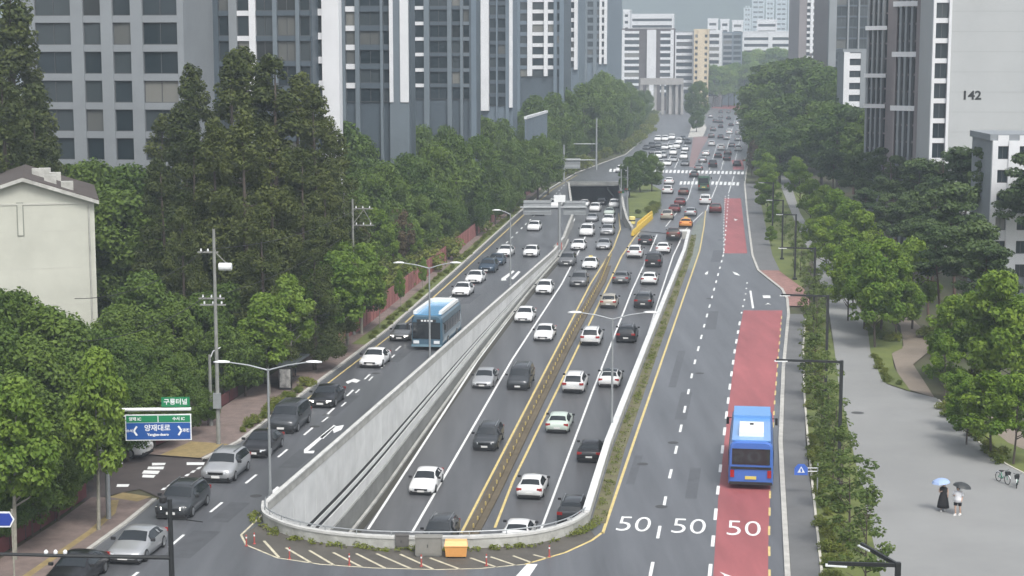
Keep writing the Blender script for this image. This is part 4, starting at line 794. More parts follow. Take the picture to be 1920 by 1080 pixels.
# ================================================================== TREES AND PLANTS
BARK = mat('bark', (.075, .06, .048), .9, var=.3, scale=3); BARKP = mat('pale_bark', (.24, .23, .19), .9, var=.3, scale=2); BARKR = mat('pine_bark', (.085, .052, .04), .9, var=.3, scale=3)
LF = {'street': leafmat('leaf_street', (0.075, 0.15, 0.015), (0.22, 0.31, 0.05), 0.32), 'dark': leafmat('leaf_dark', (0.04, 0.059, 0.015), (0.106, 0.127, 0.03), 0.24), 'pine': leafmat('leaf_pine', (0.036, 0.07, 0.024), (0.09, 0.132, 0.04), 0.2),
      'mid': leafmat('leaf_mid', (0.048, 0.096, 0.017), (0.135, 0.2, 0.035), 0.28), 'bright': leafmat('leaf_bright', (0.08, 0.16, 0.015), (0.22, 0.31, 0.038), 0.34), 'shrub': leafmat('leaf_shrub', (.075, .12, .02), (.22, .24, .045), .3), 'red': leafmat('leaf_red', (.07, .06, .028), (.12, .085, .045), .2), 'thin': leafmat('leaf_thin', (0.075, 0.125, 0.03), (0.17, 0.22, 0.06), 0.38)}
def leaves(name, clumps, per, size, m, seed, flat=.75, up=.55):
    rg = np.random.default_rng(seed); C = np.array([c[:3] for c in clumps]); Rr = np.array([c[3] for c in clumps]); K = len(clumps)
    w = Rr ** 2; cntk = np.maximum(3, (w / w.sum() * per).astype(int)); idx = np.repeat(np.arange(K), cntk); N = len(idx)
    d = rg.normal(size=(N, 3)); d /= np.linalg.norm(d, axis=1)[:, None]; rr = rg.uniform(.45, 1.05, N) ** .6
    P = C[idx] + d * (rr * Rr[idx])[:, None] * np.array([1, 1, flat])
    nrm = d * .6 + rg.normal(size=(N, 3)) * .45 + np.array([0, 0, up]); nrm /= np.linalg.norm(nrm, axis=1)[:, None]
    a = np.cross(nrm, rg.normal(size=(N, 3))); a /= np.linalg.norm(a, axis=1)[:, None]; b = np.cross(nrm, a)
    s = size * rg.uniform(.55, 1.35, N)[:, None]
    V = np.stack([P - a * s * .5, P + b * s * .32 + nrm * s * .08, P + a * s * .5, P - b * s * .32 + nrm * s * .08], 1).reshape(-1, 3)
    me = bpy.data.meshes.new(name); me.vertices.add(4 * N); me.vertices.foreach_set('co', V.ravel()); me.loops.add(4 * N); me.loops.foreach_set('vertex_index', np.arange(4 * N)); me.polygons.add(N)
    me.polygons.foreach_set('loop_start', np.arange(N) * 4); me.polygons.foreach_set('loop_total', np.full(N, 4)); me.materials.append(m)
    tint = np.clip(rg.uniform(.15, .85, K)[idx] * .6 + rg.uniform(0, 1, N) * .4, 0, 1); at = me.attributes.new('tint', 'FLOAT', 'FACE'); at.data.foreach_set('value', tint.astype(np.float32))
    me.update(); return me
def branchy(name, h, r, m, seed, nb, h0, spread, rise=.6, lean=.0, n=7):
    rg = random.Random(seed); mb = MB(); top = Vector((rg.uniform(-lean, lean), rg.uniform(-lean, lean), h))
    pts = [Vector((0, 0, -.2)), Vector((0, 0, 0.15)), top * .35 + Vector((rg.uniform(-.2, .2), rg.uniform(-.2, .2), 0)) * lean, top * .7, top]
    mb.tube(pts, [r * 1.35, r, r * .75, r * .45, r * .12], n)
    for k in range(nb):
        f = h0 + (1 - h0) * (k + rg.random()) / nb * .95; base = Vector((top.x * f, top.y * f, h * f)); an = rg.uniform(0, 6.28); L = spread(f) * rg.uniform(.7, 1.0)
        tip = base + Vector((math.cos(an) * L, math.sin(an) * L, L * rise * rg.uniform(.5, 1.2))); mid = base.lerp(tip, .5) + Vector((0, 0, -L * .08)); rb = r * .38 * (1.15 - f)
        mb.tube([base, mid, tip], [rb + .02, rb * .6 + .012, .01], 5)
    return mb.mesh(name, m, True)
def unit(kind, seed):
    """a tree of unit kind in metres: (trunk mesh, crown mesh, height)"""
    rg = random.Random(seed); cl = []
    if kind == 'conifer':      # tall soft dark metasequoia-like, 30 m
        h = 30.0
        for k in range(150):
            f = rg.random() ** 1.15; z = 4 + f * 25.5; R0 = 4.6 * (1 - f ** 1.7) + .5; an = rg.uniform(0, 6.28); r = R0 * math.sqrt(rg.uniform(.25, 1.0)); cl.append((math.cos(an) * r, math.sin(an) * r, z, rg.uniform(.9, 1.7) * (1.15 - .55 * f)))
        return branchy('trunk', 29.0, .42, BARK, seed, 24, .15, lambda f: 4.2 * (1.05 - f), .3, .4), leaves('crown', cl, 30000, .38, LF['dark'], seed, .8), h
    if kind == 'street':       # plane / tulip tree 11 m, pale trunk, crown from 4.5 m
        h = 11.0
        for k in range(75):
            z = rg.uniform(4.4, 10.6); f = (z - 4.4) / 6.2; R0 = 2.9 * math.sin(math.pi * min(1, .22 + .72 * f)) ; an = rg.uniform(0, 6.28); r = R0 * math.sqrt(rg.uniform(.15, 1)); cl.append((math.cos(an) * r, math.sin(an) * r, z, rg.uniform(.5, .95)))
        return branchy('trunk', 9.6, .2, BARKP, seed, 16, .35, lambda f: 2.6 * (1.2 - f), .7, .5), leaves('crown', cl, 11000, .40, LF['street'], seed, .85), h
    if kind == 'round':        # broad mid-green tree 14 m
        h = 14.0
        for k in range(120):
            z = rg.uniform(3.2, 13.2); f = (z - 3.2) / 10; R0 = 5.0 * math.sin(math.pi * min(1, .18 + .76 * f)); an = rg.uniform(0, 6.28); r = R0 * math.sqrt(rg.uniform(.2, 1)); cl.append((math.cos(an) * r, math.sin(an) * r, z, rg.uniform(.8, 1.6)))
        return branchy('trunk', 11.5, .28, BARK, seed, 18, .25, lambda f: 4.4 * (1.2 - f), .7, .6), leaves('crown', cl, 17000, .42, LF['mid'], seed, .75), h
    if kind == 'roundred':
        h = 14.0
        for k in range(70):
            z = rg.uniform(3.2, 12.6); f = (z - 3.2) / 10; R0 = 4.2 * math.sin(math.pi * min(1, .2 + .74 * f)); an = rg.uniform(0, 6.28); r = R0 * math.sqrt(rg.uniform(.1, 1)); cl.append((math.cos(an) * r, math.sin(an) * r, z, rg.uniform(.7, 1.3)))
        return branchy('trunk', 11.5, .25, BARK, seed, 18, .25, lambda f: 4.0 * (1.2 - f), .7, .6), leaves('crown', cl, 8000, .5, LF['red'], seed, .75), h
    if kind == 'pine':         # bare leaning trunk with flat layered cloud pads, 17 m
        h = 17.0
        for k in range(46):
            z = rg.uniform(9.3, 16.3); f = (z - 9.3) / 7; R0 = 4.6 * (1 - .55 * f); an = rg.uniform(0, 6.28); r = R0 * math.sqrt(rg.uniform(.05, 1)); cl.append((math.cos(an) * r, math.sin(an) * r, z, rg.uniform(.9, 1.6)))
        return branchy('trunk', 15.8, .25, BARKR, seed, 18, .52, lambda f: 4.6 * (1.35 - f), .35, 1.1), leaves('crown', cl, 8500, .46, LF['pine'], seed, .42, .8), h
    if kind == 'park':         # young bright park tree 7.5 m
        h = 7.5
        for k in range(62):
            z = rg.uniform(2.4, 7.2); f = (z - 2.4) / 4.8; R0 = 2.5 * math.sin(math.pi * min(1, .25 + .68 * f)); an = rg.uniform(0, 6.28); r = R0 * math.sqrt(rg.uniform(.1, 1)); cl.append((math.cos(an) * r, math.sin(an) * r, z, rg.uniform(.35, .8)))
        return branchy('trunk', 6.6, .11, BARK, seed, 16, .22, lambda f: 2.3 * (1.2 - f), .8, .5), leaves('crown', cl, 7000, .30, LF['bright'], seed, .8), h
    if kind == 'sapling':      # thin airy roadside tree 7 m
        h = 7.0
        for k in range(34):
            z = rg.uniform(1.6, 6.8); f = (z - 1.6) / 5.2; R0 = 1.35 * math.sin(math.pi * min(1, .25 + .66 * f)) + .25; an = rg.uniform(0, 6.28); r = R0 * math.sqrt(rg.uniform(.1, 1)); cl.append((math.cos(an) * r, math.sin(an) * r, z, rg.uniform(.2, .5)))
        return branchy('trunk', 6.4, .06, BARK, seed, 18, .15, lambda f: 1.5 * (1.2 - f), .9, .3, 6), leaves('crown', cl, 1500, .24, LF['thin'], seed, .8), h
    if kind == 'shrub':
        h = 1.5
        for k in range(22): an = rg.uniform(0, 6.28); r = rg.uniform(0, 1.0); cl.append((math.cos(an) * r, math.sin(an) * r, rg.uniform(.2, 1.15) * (1.1 - .4 * r), rg.uniform(.25, .45)))
        return branchy('stems', 1.0, .03, BARK, seed, 10, .1, lambda f: .8, .8, .1, 5), leaves('foliage', cl, 1500, .17, LF['shrub'], seed, .8), h
UNITS = {}
def get_unit(kind, var):
    if (kind, var) not in UNITS: UNITS[(kind, var)] = unit(kind, hash((kind, var)) % 1000 if False else sum(map(ord, kind)) * 7 + var * 31)
    return UNITS[(kind, var)]
NAMES = {'conifer': 'conifer_tree', 'street': 'street_tree', 'round': 'broadleaf_tree', 'roundred': 'reddish_tree', 'pine': 'pine_tree', 'park': 'park_tree', 'sapling': 'young_tree', 'shrub': 'shrub'}
def tree(kind, X, Y, h, label, group, wide=1.0, var=None, z=-.06):
    v = rnd.randrange(2 if kind not in ('conifer', 'round', 'pine', 'park') else 3) if var is None else var
    tm, cm, h0 = get_unit(kind, v); s = h / h0
    t = thing(NAMES[kind], label, 'shrub' if kind == 'shrub' else 'tree', (X, Y, z), rnd.uniform(0, 6.28), group); t.scale = (s * wide * rnd.uniform(.85, 1.12), s * wide * rnd.uniform(.85, 1.12), s)
    if kind not in ('shrub',): t.rotation_euler = (rnd.uniform(-.04, .04), rnd.uniform(-.04, .04), t.rotation_euler[2])
    obj('stems' if kind == 'shrub' else 'trunk', tm, t); obj('foliage' if kind == 'shrub' else 'crown', cm, t); return t
def tpx(kind, px, Y, ytop, label, group, wide=1.0, var=None):
    """base at photo column px and distance Y, top reaching photo row ytop"""
    gy = 110 + FPX * 30 / Y / CP; x = G(px, gy).x; yy = G(px, gy).y
    h = CH + (110 - ytop) * Y / FPX; return tree(kind, x, yy, h, label, group, wide, var)
# conifer stand, left
con = [(300, 196, 205, 'left edge'), (345, 186, 150, 'left part'), (395, 192, 112, 'left part'), (440, 180, 85, 'tallest point'), (480, 190, 80, 'tallest point'), (520, 182, 100, 'middle'), (560, 190, 128, 'right part'), (603, 184, 150, 'right part'), (638, 190, 215, 'right edge'),
       (320, 172, 290, 'front'), (370, 168, 235, 'front'), (420, 166, 210, 'front'), (470, 165, 200, 'front'), (520, 168, 225, 'front'), (570, 172, 270, 'front'), (615, 176, 310, 'front'), (350, 158, 380, 'front'), (500, 158, 370, 'front'), (590, 165, 400, 'front')]
for i, (px, Y, yt, w) in enumerate(con):
    tpx('conifer', px, Y, yt, 'tall dark feathery conifer in the %s of the stand left of the road' % w, 'conifer stand left of the road', 1.0 if i < 9 else .95)
for i, (px, Y, yt) in enumerate(((-30, 190, -40), (15, 196, -30), (52, 200, 10), (85, 205, 130), (30, 180, 120), (70, 185, 200), (100, 190, 250), (-10, 172, 220))):
    tpx('conifer', px, Y, yt, 'dark tree in the tall clump at the left edge, in front of the grid facade', 'dark clump at the left edge', 1.05)
for i, (px, Y, yt) in enumerate(((190, 195, 290), (225, 200, 300), (260, 190, 305), (205, 185, 345), (240, 180, 350), (275, 182, 385), (150, 205, 300), (120, 205, 310))):
    tpx('round', px, Y, yt, 'leafy green tree behind the roof of the gabled house', 'trees behind the gabled house', .9)
# lower-left wood
ll = [(-20, 128, 520), (45, 132, 530), (100, 128, 560), (150, 132, 590), (205, 136, 610), (255, 140, 630), (300, 142, 640), (345, 146, 650), (-10, 118, 600), (60, 120, 620), (120, 121, 640), (330, 152, 560), (380, 156, 540), (430, 160, 520), (480, 162, 540), (230, 150, 560), (285, 154, 500), (240, 128, 700), (290, 132, 690), (350, 136, 690), (20, 112, 690), (90, 113, 720), (420, 150, 600), (460, 152, 610), (-30, 106, 720), (390, 140, 720), (60, 108, 790), (0, 105, 850), (110, 111, 820), (140, 118, 790)]
for i, (px, Y, yt) in enumerate(ll):
    tpx('round', px, Y, yt, 'dense dark green tree in the wood between the gabled house and the side street' if px < 310 else 'dense dark green tree in the wood behind the utility pole', 'lower left wood', .95)
# street trees on the left footway
tree('street', G(185, 996).x, G(185, 996).y, 11.7, 'street tree with pale trunk beside the blue direction sign', 'street trees on the left footway', .66, 0)
tree('street', G(28, 1052).x, G(28, 1052).y, 11.0, 'street tree at the lower left corner behind the blue arrow sign', 'street trees on the left footway', .85, 1)
for px, py, h, lab in ((545, 722, 10.2, 'large bushy street tree beside the bus shelter'), (505, 742, 9.2, 'street tree just left of the bus shelter'), (590, 690, 9.6, 'street tree right of the bus shelter'), (628, 668, 10.6, 'leaning street tree, second beyond the bus shelter'), (652, 648, 11.0, 'street tree at the near end of the red fence'), (678, 628, 10.0, 'street tree with pale trunk in front of the red fence end'), (712, 616, 6.0, 'small street tree before the red fence, left of the bus'), (752, 584, 5.0, 'small street tree before the red fence above the bus'), (792, 549, 4.6, 'small street tree before the red fence near the white cars')):
    p = G(px, py); tree('street', p.x, p.y, h, lab, 'street trees on the left footway', .95 if h > 8 else .5)
# left bank woodland behind the red fence
bank = [(690, 222, 300), (640, 225, 320), (720, 232, 310), (760, 240, 300), (800, 250, 285), (840, 262, 270), (880, 275, 250), (920, 290, 235), (960, 310, 235), (700, 208, 400), (740, 214, 395), (780, 225, 380), (820, 236, 370), (855, 245, 365), (890, 258, 345), (925, 270, 340), (960, 290, 320), (990, 310, 300), (1020, 330, 295), (680, 196, 470), (715, 200, 470), (760, 210, 450), (800, 222, 430), (840, 236, 415), (880, 252, 395), (915, 266, 385), (950, 284, 360), (985, 300, 345), (1010, 322, 325),
        (670, 262, 215), (705, 268, 205), (745, 275, 235), (800, 300, 225), (840, 320, 215), (880, 335, 200), (920, 350, 190), (955, 365, 185), (990, 380, 190), (1030, 395, 205), (1060, 410, 215), (640, 250, 240), (600, 240, 260),
        (985, 355, 262), (1015, 372, 258), (1040, 385, 262), (1000, 440, 195), (1035, 450, 190), (1030, 440, 260), (1055, 470, 180), (1075, 480, 240), (1095, 500, 170), (1092, 492, 265), (1110, 510, 225), (1120, 540, 160), (1140, 545, 235), (1145, 560, 190), (1160, 600, 170), (1168, 610, 235), (1180, 660, 180), (1190, 690, 220), (1200, 760, 185), (1208, 820, 190), (1215, 880, 185), (1150, 540, 262), (1172, 600, 255), (1062, 462, 275), (1128, 520, 248), (1178, 640, 245), (1188, 660, 238), (1198, 720, 215), (1206, 780, 205), (1130, 570, 150), (1160, 680, 165), (1180, 760, 170), (1040, 455, 230), (1085, 505, 205), (1105, 540, 195)]
for i, (px, Y, yt) in enumerate(bank):
    if Y < 335: px -= (125 if yt > 330 else 90) * 210 / Y; yt += 14
    elif Y < 430: px -= 45; yt += 30
    else: yt -= 18
    k = 'roundred' if Y in (214, 225, 245) else 'park' if (Y < 300 and yt > 380) else 'round'
    lab = 'reddish-leaved tree on the left bank above the red fence' if k == 'roundred' else ('green tree on the wooded bank behind the red fence' if Y < 300 else ('tree at the foot of the dark towers on the left bank' if Y < 400 else 'distant tree along the left side of the far road'))
    tpx(k, px, Y, yt, lab, 'woodland on the left bank', .85 if Y < 300 else .72)
for px, Y, yt in ((985, 352, 258), (1008, 366, 252), (1028, 378, 256), (962, 345, 262)): tpx('round', px, Y, yt, 'green tree hiding the foot of the grey noise barrier', 'trees before the noise barrier', .8)
# island trees
for px, py, h, lab in ((1180, 372, 9.0, 'dark dense tree on the island by the far tunnel, left of the clump'), (1200, 362, 9.5, 'dark dense tree on the island by the far tunnel, middle of the clump'), (1222, 360, 8.5, 'dark dense tree on the island by the far tunnel, right of the clump')):
    p = G(px, py); tree('round', p.x, p.y, h * 1.02, lab, 'trees on the tunnel island', .8)
for px, Y, yt, lab in ((1308, 780, 150, 'single round tree on the far median island'), (1306, 700, 205, 'small tree below the round one on the far median')):
    tpx('round', px, Y, yt, lab, 'trees on the far median', .9)
# far green wood beyond the end of the road
for i in range(46):
    px = 1275 + (i % 16) * 15 + rnd.uniform(-5, 5); Y = 1130 - (i // 16) * 60 + rnd.uniform(-15, 15); yt = (92, 118, 138)[i // 16] + rnd.uniform(-6, 6) + max(0, 1330 - px) * .35
    if i // 16 == 2 and px < 1420: Y = 1190; yt = 130
    tpx('park' if i // 16 < 2 else 'round', px, Y, yt, 'green tree in the distant wood at the end of the road', 'distant wood', 1.0)
for i in range(18): tpx('shrub', 1330 + i * 9 + rnd.uniform(-3, 3), 1215 + rnd.uniform(0, 20), 146 + rnd.uniform(-6, 8), 'low leafy thicket at the foot of the distant wood', 'distant thicket', .9)
# right park: big dark background trees
for i, (px, Y, yt) in enumerate(((1440, 560, 118), (1465, 540, 110), (1490, 520, 105), (1515, 500, 115), (1540, 480, 122), (1565, 455, 150), (1590, 440, 170), (1450, 470, 180), (1480, 450, 175), (1510, 430, 180), (1540, 410, 185), (1570, 395, 190), (1600, 380, 195), (1630, 360, 205), (1660, 345, 220), (1440, 430, 225), (1462, 410, 235), (1430, 620, 150), (1415, 700, 165), (1445, 650, 140), (1690, 330, 235), (1720, 310, 250), (1760, 300, 250), (1420, 540, 195), (1430, 480, 240))):
    tpx('round' if i % 3 else 'pine', px, Y, yt, 'large dark tree at the far side of the right-hand park', 'dark trees of the park', 1.15)
# pines
for i, (px, Y, yt) in enumerate(((1560, 330, 275), (1600, 300, 280), (1640, 285, 270), (1680, 270, 285), (1720, 255, 290), (1765, 245, 275), (1810, 235, 265), (1850, 225, 255), (1930, 212, 275), (1700, 225, 350), (1745, 215, 345), (1790, 205, 330), (1660, 240, 355), (1620, 260, 345), (1760, 185, 410), (1820, 180, 400), (1740, 200, 400), (1850, 168, 440))):
    tpx('pine', px, Y, yt, 'pine with a bare reddish trunk and flat crown in the park', 'pines in the park', .95)
# bright young park trees
for i, (px, Y, yt) in enumerate(((1590, 196, 470), (1620, 190, 455), (1650, 186, 440), (1640, 178, 475), (1600, 205, 440), (1575, 222, 420), (1550, 240, 400), (1530, 262, 380), (1545, 290, 345), (1520, 310, 330), (1680, 182, 480), (1780, 160, 545), (1820, 158, 540), (1865, 154, 540), (1910, 150, 545), (1770, 150, 620), (1800, 138, 690), (1560, 260, 350), (1590, 240, 370), (1610, 225, 390), (1900, 127, 690), (1870, 150, 500), (1710, 190, 440), (1500, 345, 300), (1490, 390, 290))):
    tpx('park', px, Y, yt, 'bright green young tree in the park', 'young trees in the park', .95)
p = G(1858, 858); tree('park', p.x, p.y, 6.6, 'spreading young tree at the plaza corner above the bicycles', 'young trees in the park', 1.2, 0)
p = G(1812, 836); tree('park', p.x, p.y, 5.2, 'small young tree just left of the spreading one at the plaza corner', 'young trees in the park', 1.0, 1)
# far right verge trees beside the footpath
for i, (px, Y, yt) in enumerate(((1440, 330, 330), (1438, 360, 305), (1436, 395, 285), (1430, 430, 270), (1425, 470, 255), (1448, 300, 380), (1446, 275, 420), (1425, 500, 235), (1428, 560, 215))):
    tpx('park', px, Y, yt, 'bright green tree on the right verge near the far crosswalk', 'verge trees by the far crosswalk', 1.0)
for px, py, lab in ((1398, 330, 'bare brownish tree at the right end of the far crosswalk'), (1404, 300, 'bare brownish tree behind the right end of the far crosswalk')):
    p = G(px, py); tree('roundred', p.x + 1.5, p.y, 10, lab, 'brown trees by the crosswalk', .5)
# saplings in the planting bed
for i, (px, py, h) in enumerate(((1622, 1120, 6.6), (1592, 1030, 6.4), (1575, 960, 6.0), (1562, 900, 6.2), (1545, 850, 5.8), (1540, 800, 6.5), (1528, 750, 6.2), (1520, 700, 6.0), (1530, 650, 6.4), (1520, 615, 6.2), (1532, 585, 5.5), (1518, 560, 6.0), (1500, 520, 5.5), (1488, 480, 5.6), (1470, 450, 5.0))):
    p = G(px, py); tree('sapling', p.x, p.y, h, 'thin airy young tree in the planting bed, %s from the camera' % ORD[i], 'young trees in the planting bed', 1.15)
# shrubs in beds
def shrubs(px, n, label, group, h=(1.0, 1.6), jit=.5, z=.05):
    pts = resample(gp(px), .5); 
    for k in range(n):
        q = pts[int((k + .5) / n * (len(pts) - 1))]; tree('shrub', q.x + rnd.uniform(-jit, jit), q.y + rnd.uniform(-jit, jit), rnd.uniform(*h), label, group, 1.1, z=z)
shrubs([(1585, 1090), (1560, 930), (1538, 800), (1524, 680), (1530, 590)], 46, 'low green shrub in the planting bed beside the footpath', 'shrubs in the planting bed', (.5, .95), .7)
shrubs([(1558, 1090), (1535, 920), (1522, 820)], 22, 'small yellow-green shrub at the kerb of the planting bed', 'kerbside shrubs', (.5, .9), .3)
shrubs([(1770, 765), (1805, 800), (1850, 845), (1890, 876)], 16, 'low shrub along the plaza kerb under the young trees', 'shrubs by the plaza corner', (.6, 1.1), .5)
shrubs([(1640, 612), (1655, 640), (1690, 645)], 8, 'low shrub under the trees of the park island', 'shrubs on the park island', (.7, 1.2), .6)
shrubs([(1642, 670), (1662, 715), (1700, 730)], 8, 'low yellow-green shrub on the pointed grass island', 'shrubs on the grass island', (.5, .8), .3)
shrubs([(1790, 700), (1850, 720), (1930, 760)], 14, 'shrub in the shade of the park trees', 'park undergrowth', (1.0, 1.8), 2.5)
shrubs([(1610, 470), (1700, 560), (1780, 650)], 16, 'shrub at the edge of the park trees', 'park undergrowth edge', (1.0, 1.9), 2.5)
shrubs([(690, 640), (735, 603), (850, 500), (975, 390)], 50, 'clipped shrub in the verge between kerb and red fence', 'verge shrubs left', (.5, .8), .3)
shrubs([(455, 815), (520, 765), (580, 722)], 12, 'shrub at the kerb before the bus shelter', 'kerb shrubs by the shelter', (.5, 1.1), .3)
shrubs([(1190, 402), (1215, 402), (1232, 385)], 9, 'yellowish shrub at the foot of the island trees', 'island shrubs', (.9, 1.5), .8)
for Y in range(200, 330, 8):
    for k in range(4): x = XL(Y) - 15 - k * 4 - rnd.uniform(0, 4); tree('shrub', x, Y + rnd.uniform(-4, 4), rnd.uniform(2, 4.2), 'wild shrub on the bank behind the red fence', 'bank shrubs', 1.1)
# weeds along the parapets: nobody could count them
def weeds(name, label, pts, n, spread, size, off, seed):
    P = resample(pts, .3); rg = random.Random(seed); cl = []
    for k in range(n):
        q = offset(P, off)[rg.randrange(len(P))] if k == 0 else W_[rg.randrange(len(W_))]
        if k == 0: W_ = offset(P, off)
        cl.append((q.x + rg.uniform(-spread, spread), q.y + rg.uniform(-spread, spread), rg.uniform(.02, .22), rg.uniform(.12, .32)))
    o = obj(name, leaves(name, cl, n * 22, size, LF['shrub'], seed, .6)); return tag(o, label, 'weeds', kind='stuff')
weeds('weeds', 'straggly green weeds along the outside of the right parapet', RP, 420, .3, .11, .8, 3)
weeds('weeds', 'straggly weeds at the foot of the curved end parapet', ARC2, 130, .3, .15, .55, 5)

from collections import defaultdict
_g = defaultdict(list)
for o in col.objects:
    if o.get('category') == 'tree' and 'group' in o: _g[(o['group'], o['label'])].append(o)
for (g, lab), L in _g.items():
    if 1 < len(L) <= 28 or len(L) <= 49 and len(L) > 1:
        L.sort(key=lambda o: o.location.x / max(o.location.y, 1))
        for i, o in enumerate(L):
            short = ' '.join(lab.split()[:11]); o['label'] = (lab if len(lab.split()) <= 12 else short) + ', ' + ORD[i] + ' from the left'

shrubs([(1035, 345), (1080, 318), (1125, 298), (1168, 283), (1196, 262), (1212, 248), (1226, 216)], 40, 'roadside bush on the left edge of the far road', 'far roadside bushes', (2.5, 4.5), 1.5)
# ================================================================== STREET FURNITURE
def lamp_head(mb, p, d):
    d = d.normalized(); s = Vector((-d.y, d.x, 0)); a = p; b = p + d * 1.1
    prf = [(0, .1, .08), (.25, .2, .13), (.7, .24, .14), (1.1, .12, .06)]; vs = []
    for q, w, h in prf: vs += [a + d * q + s * w, a + d * q + Vector((0, 0, h)), a + d * q - s * w, a + d * q - Vector((0, 0, .05))]
    mb.add(vs, [(4 * i + k, 4 * i + (k + 1) % 4, 4 * i + 4 + (k + 1) % 4, 4 * i + 4 + k) for i in range(3) for k in range(4)] + [(0, 1, 2, 3), (15, 14, 13, 12)])
def street_lamp(px, py, label, h=9.2, arms=((-1, 2.7), (1, 2.7)), m=GALV):
    p = G(px, py); t = thing('street_lamp', label, 'street lamp', p, 0, 'street lamps')
    MB().tube([(0, 0, -.05), (0, 0, .5), (0, 0, h)], [.13, .11, .07], 10).build('pole', m, t); MB().lathe([(.24, -.05), (.24, .08), (.15, .12), (.15, .5)], 10).build('base', m, t)
    for s, L in arms:
        e = Vector((s * L, 0, h + .45)); MB().tube([(0, 0, h - .1), (s * L * .5, 0, h + .25), e], [.06, .05, .045], 8).build('arm', m, t)
        mb = MB(); lamp_head(mb, e - Vector((s * .1, 0, 0)), Vector((s, 0, 0))); mb.build('lamp_head', LAMPW, t, True)
    return t
street_lamp(507, 932, 'double-armed street lamp at the near corner of the left parapet', 9.0)
street_lamp(806, 673, 'double-armed street lamp in front of the blue bus on the left parapet', 9.3, ((-1, 2.6), (1, 2.2)))
street_lamp(957, 535, 'double-armed street lamp farthest along the left parapet', 9.6, ((-1, 1.4),))
street_lamp(1147, 812, 'double-armed street lamp on the right parapet step', 9.4, ((-1, 2.6), (1, 2.6)))
def black_lamp(px, py, label, h=9.0, L=4.2, ang=180, m=BLACKM, second=None):
    p = G(px, py); t = thing('street_lamp', label, 'street lamp', p, 0, 'black street lamps')
    MB().bar((0, 0, -.05), (0, 0, h), .22).build('pole', m, t); MB().box(-.28, .28, -.28, .28, -.05, .25).build('base', m, t)
    for a, LL, dz in ((ang, L, .12),) + ((second,) if second else ()):
        d = Vector((math.cos(R(a)), math.sin(R(a)), 0)); MB().bar((0, 0, h - .12), tuple(d * LL + Vector((0, 0, h - .12 + dz))), .12, .16).build('arm', m, t)
        q = d * LL + Vector((0, 0, h - .2 + dz)); MB().bar(tuple(q - d * .8), tuple(q + d * .1), .26, .06).build('lamp_head', LAMPW, t)
for px, py, lab, L in ((1572, 910, 'black street lamp with a long arm beside the bus lane', 4.6), (1548, 738, 'black long-armed street lamp, second up the right side', 4.2), (1525, 613, 'black long-armed street lamp, third up the right side', 4.0), (1490, 524, 'black long-armed street lamp, fourth up the right side', 2.6), (1466, 486, 'black long-armed street lamp, fifth up the right side', 2.4), (1448, 440, 'black long-armed street lamp, sixth up the right side', 2.4)):
    black_lamp(px, py, lab, 9.0, L, 178)
black_lamp(1672, 1437, 'black street lamp with two arms at the bottom edge', 9.0, 2.9, 110, second=(168, 2.9, -.1))
# foreground signal gantry
p = G(325, 1185); t = thing('signal_pole', 'dark signal pole with a long arm over the left street', 'signal pole', p)
MB().tube([(0, 0, 0), (0, 0, 7.2)], [.17, .12], 10).build('pole', BLACKM, t); MB().tube([(0, 0, 4.05), (-5, -.2, 4.2), (-11, -.5, 4.45)], [.12, .1, .08], 8).build('arm', BLACKM, t)
MB().lathe([(.16, 0), (.2, .1), (.2, .3), (.08, .42)], 10, (-.35, 0, 7.0)).build('camera_dome', TRIM, t); MB().bar((-.4, 0, 7.1), (.1, 0, 7.1), .06).build('bracket', BLACKM, t); MB().bar((0, 0, 6.2), (1.5, 1.0, 5.7), .05).build('stay', BLACKM, t)
for k, x in enumerate((-5.5, -6.0, -6.5)): MB().lathe([(.1, 0), (.12, .1), (.06, .2)], 8, (x, -.22, 4.33)).build('detector', LAMPW, t)
# direction sign on its own cantilever post
p = G(204, 975); t = thing('direction_sign', 'blue and green road direction sign on a grey cantilever post', 'road sign', p, R(3)); s = p.y / FPX * .992
zb = lambda y: (975 - y) * s; xb = lambda x: (x - 204) * s
MB().tube([(0, 0, -.02), (0, 0, zb(745))], [.17, .13], 10).build('post', GALV, t)
MB().tube([(0, 0, zb(757)), (xb(368), 0, zb(757))], .11, 8).build('beam', LAMPW, t); MB().tube([(0, 0, zb(770)), (xb(368), 0, zb(768))], .06, 8).build('beam', LAMPW, t)
SB = mat('sign_blue', (.015, .08, .30), .4); SG = mat('sign_green', (.01, .20, .08), .4); SW = mat('sign_white', (.75, .77, .78), .4)
bd = MB().box(xb(243), xb(369), -.32, -.27, zb(816), zb(765)).build('sign_border', SW, t)
MB().box(xb(245), xb(367), -.335, -.321, zb(814), zb(781.5)).build('blue_panel', SB, bd); MB().box(xb(245), xb(367), -.335, -.321, zb(780.5), zb(767)).build('green_panel', SG, bd)
def sign_text(body, x, y, size, parent, sx=1.0, yoff=-.345):
    o = obj('lettering', text_mesh(body, SW, size, .004, sx, 1, .008), parent, (xb(x), yoff, zb(y))); o.rotation_euler = (math.pi / 2, 0, 0); return o
sign_text('양재대로', 304, 792, .46, bd, 1.0); sign_text('Yangjae-daero', 305, 804.5, .24, bd, 1.0)
for cx, sg in ((263, -1), (346, 1)):
    for q in (-1, 1): MB().bar((xb(cx + sg * 4), -.342, zb(797)), (xb(cx - sg * 2), -.342, zb(797 + q * 9)), .02, .12).build('arrow_stroke', SW, bd)
sign_text('수서', 251, 797, .22, bd); sign_text('과천', 358.5, 797, .26, bd); sign_text('양재 IC', 262, 774, .26, bd); sign_text('수서 IC', 345, 774, .26, bd); MB().box(xb(305), xb(306.5), -.346, -.337, zb(780), zb(768)).build('divider', SW, bd)
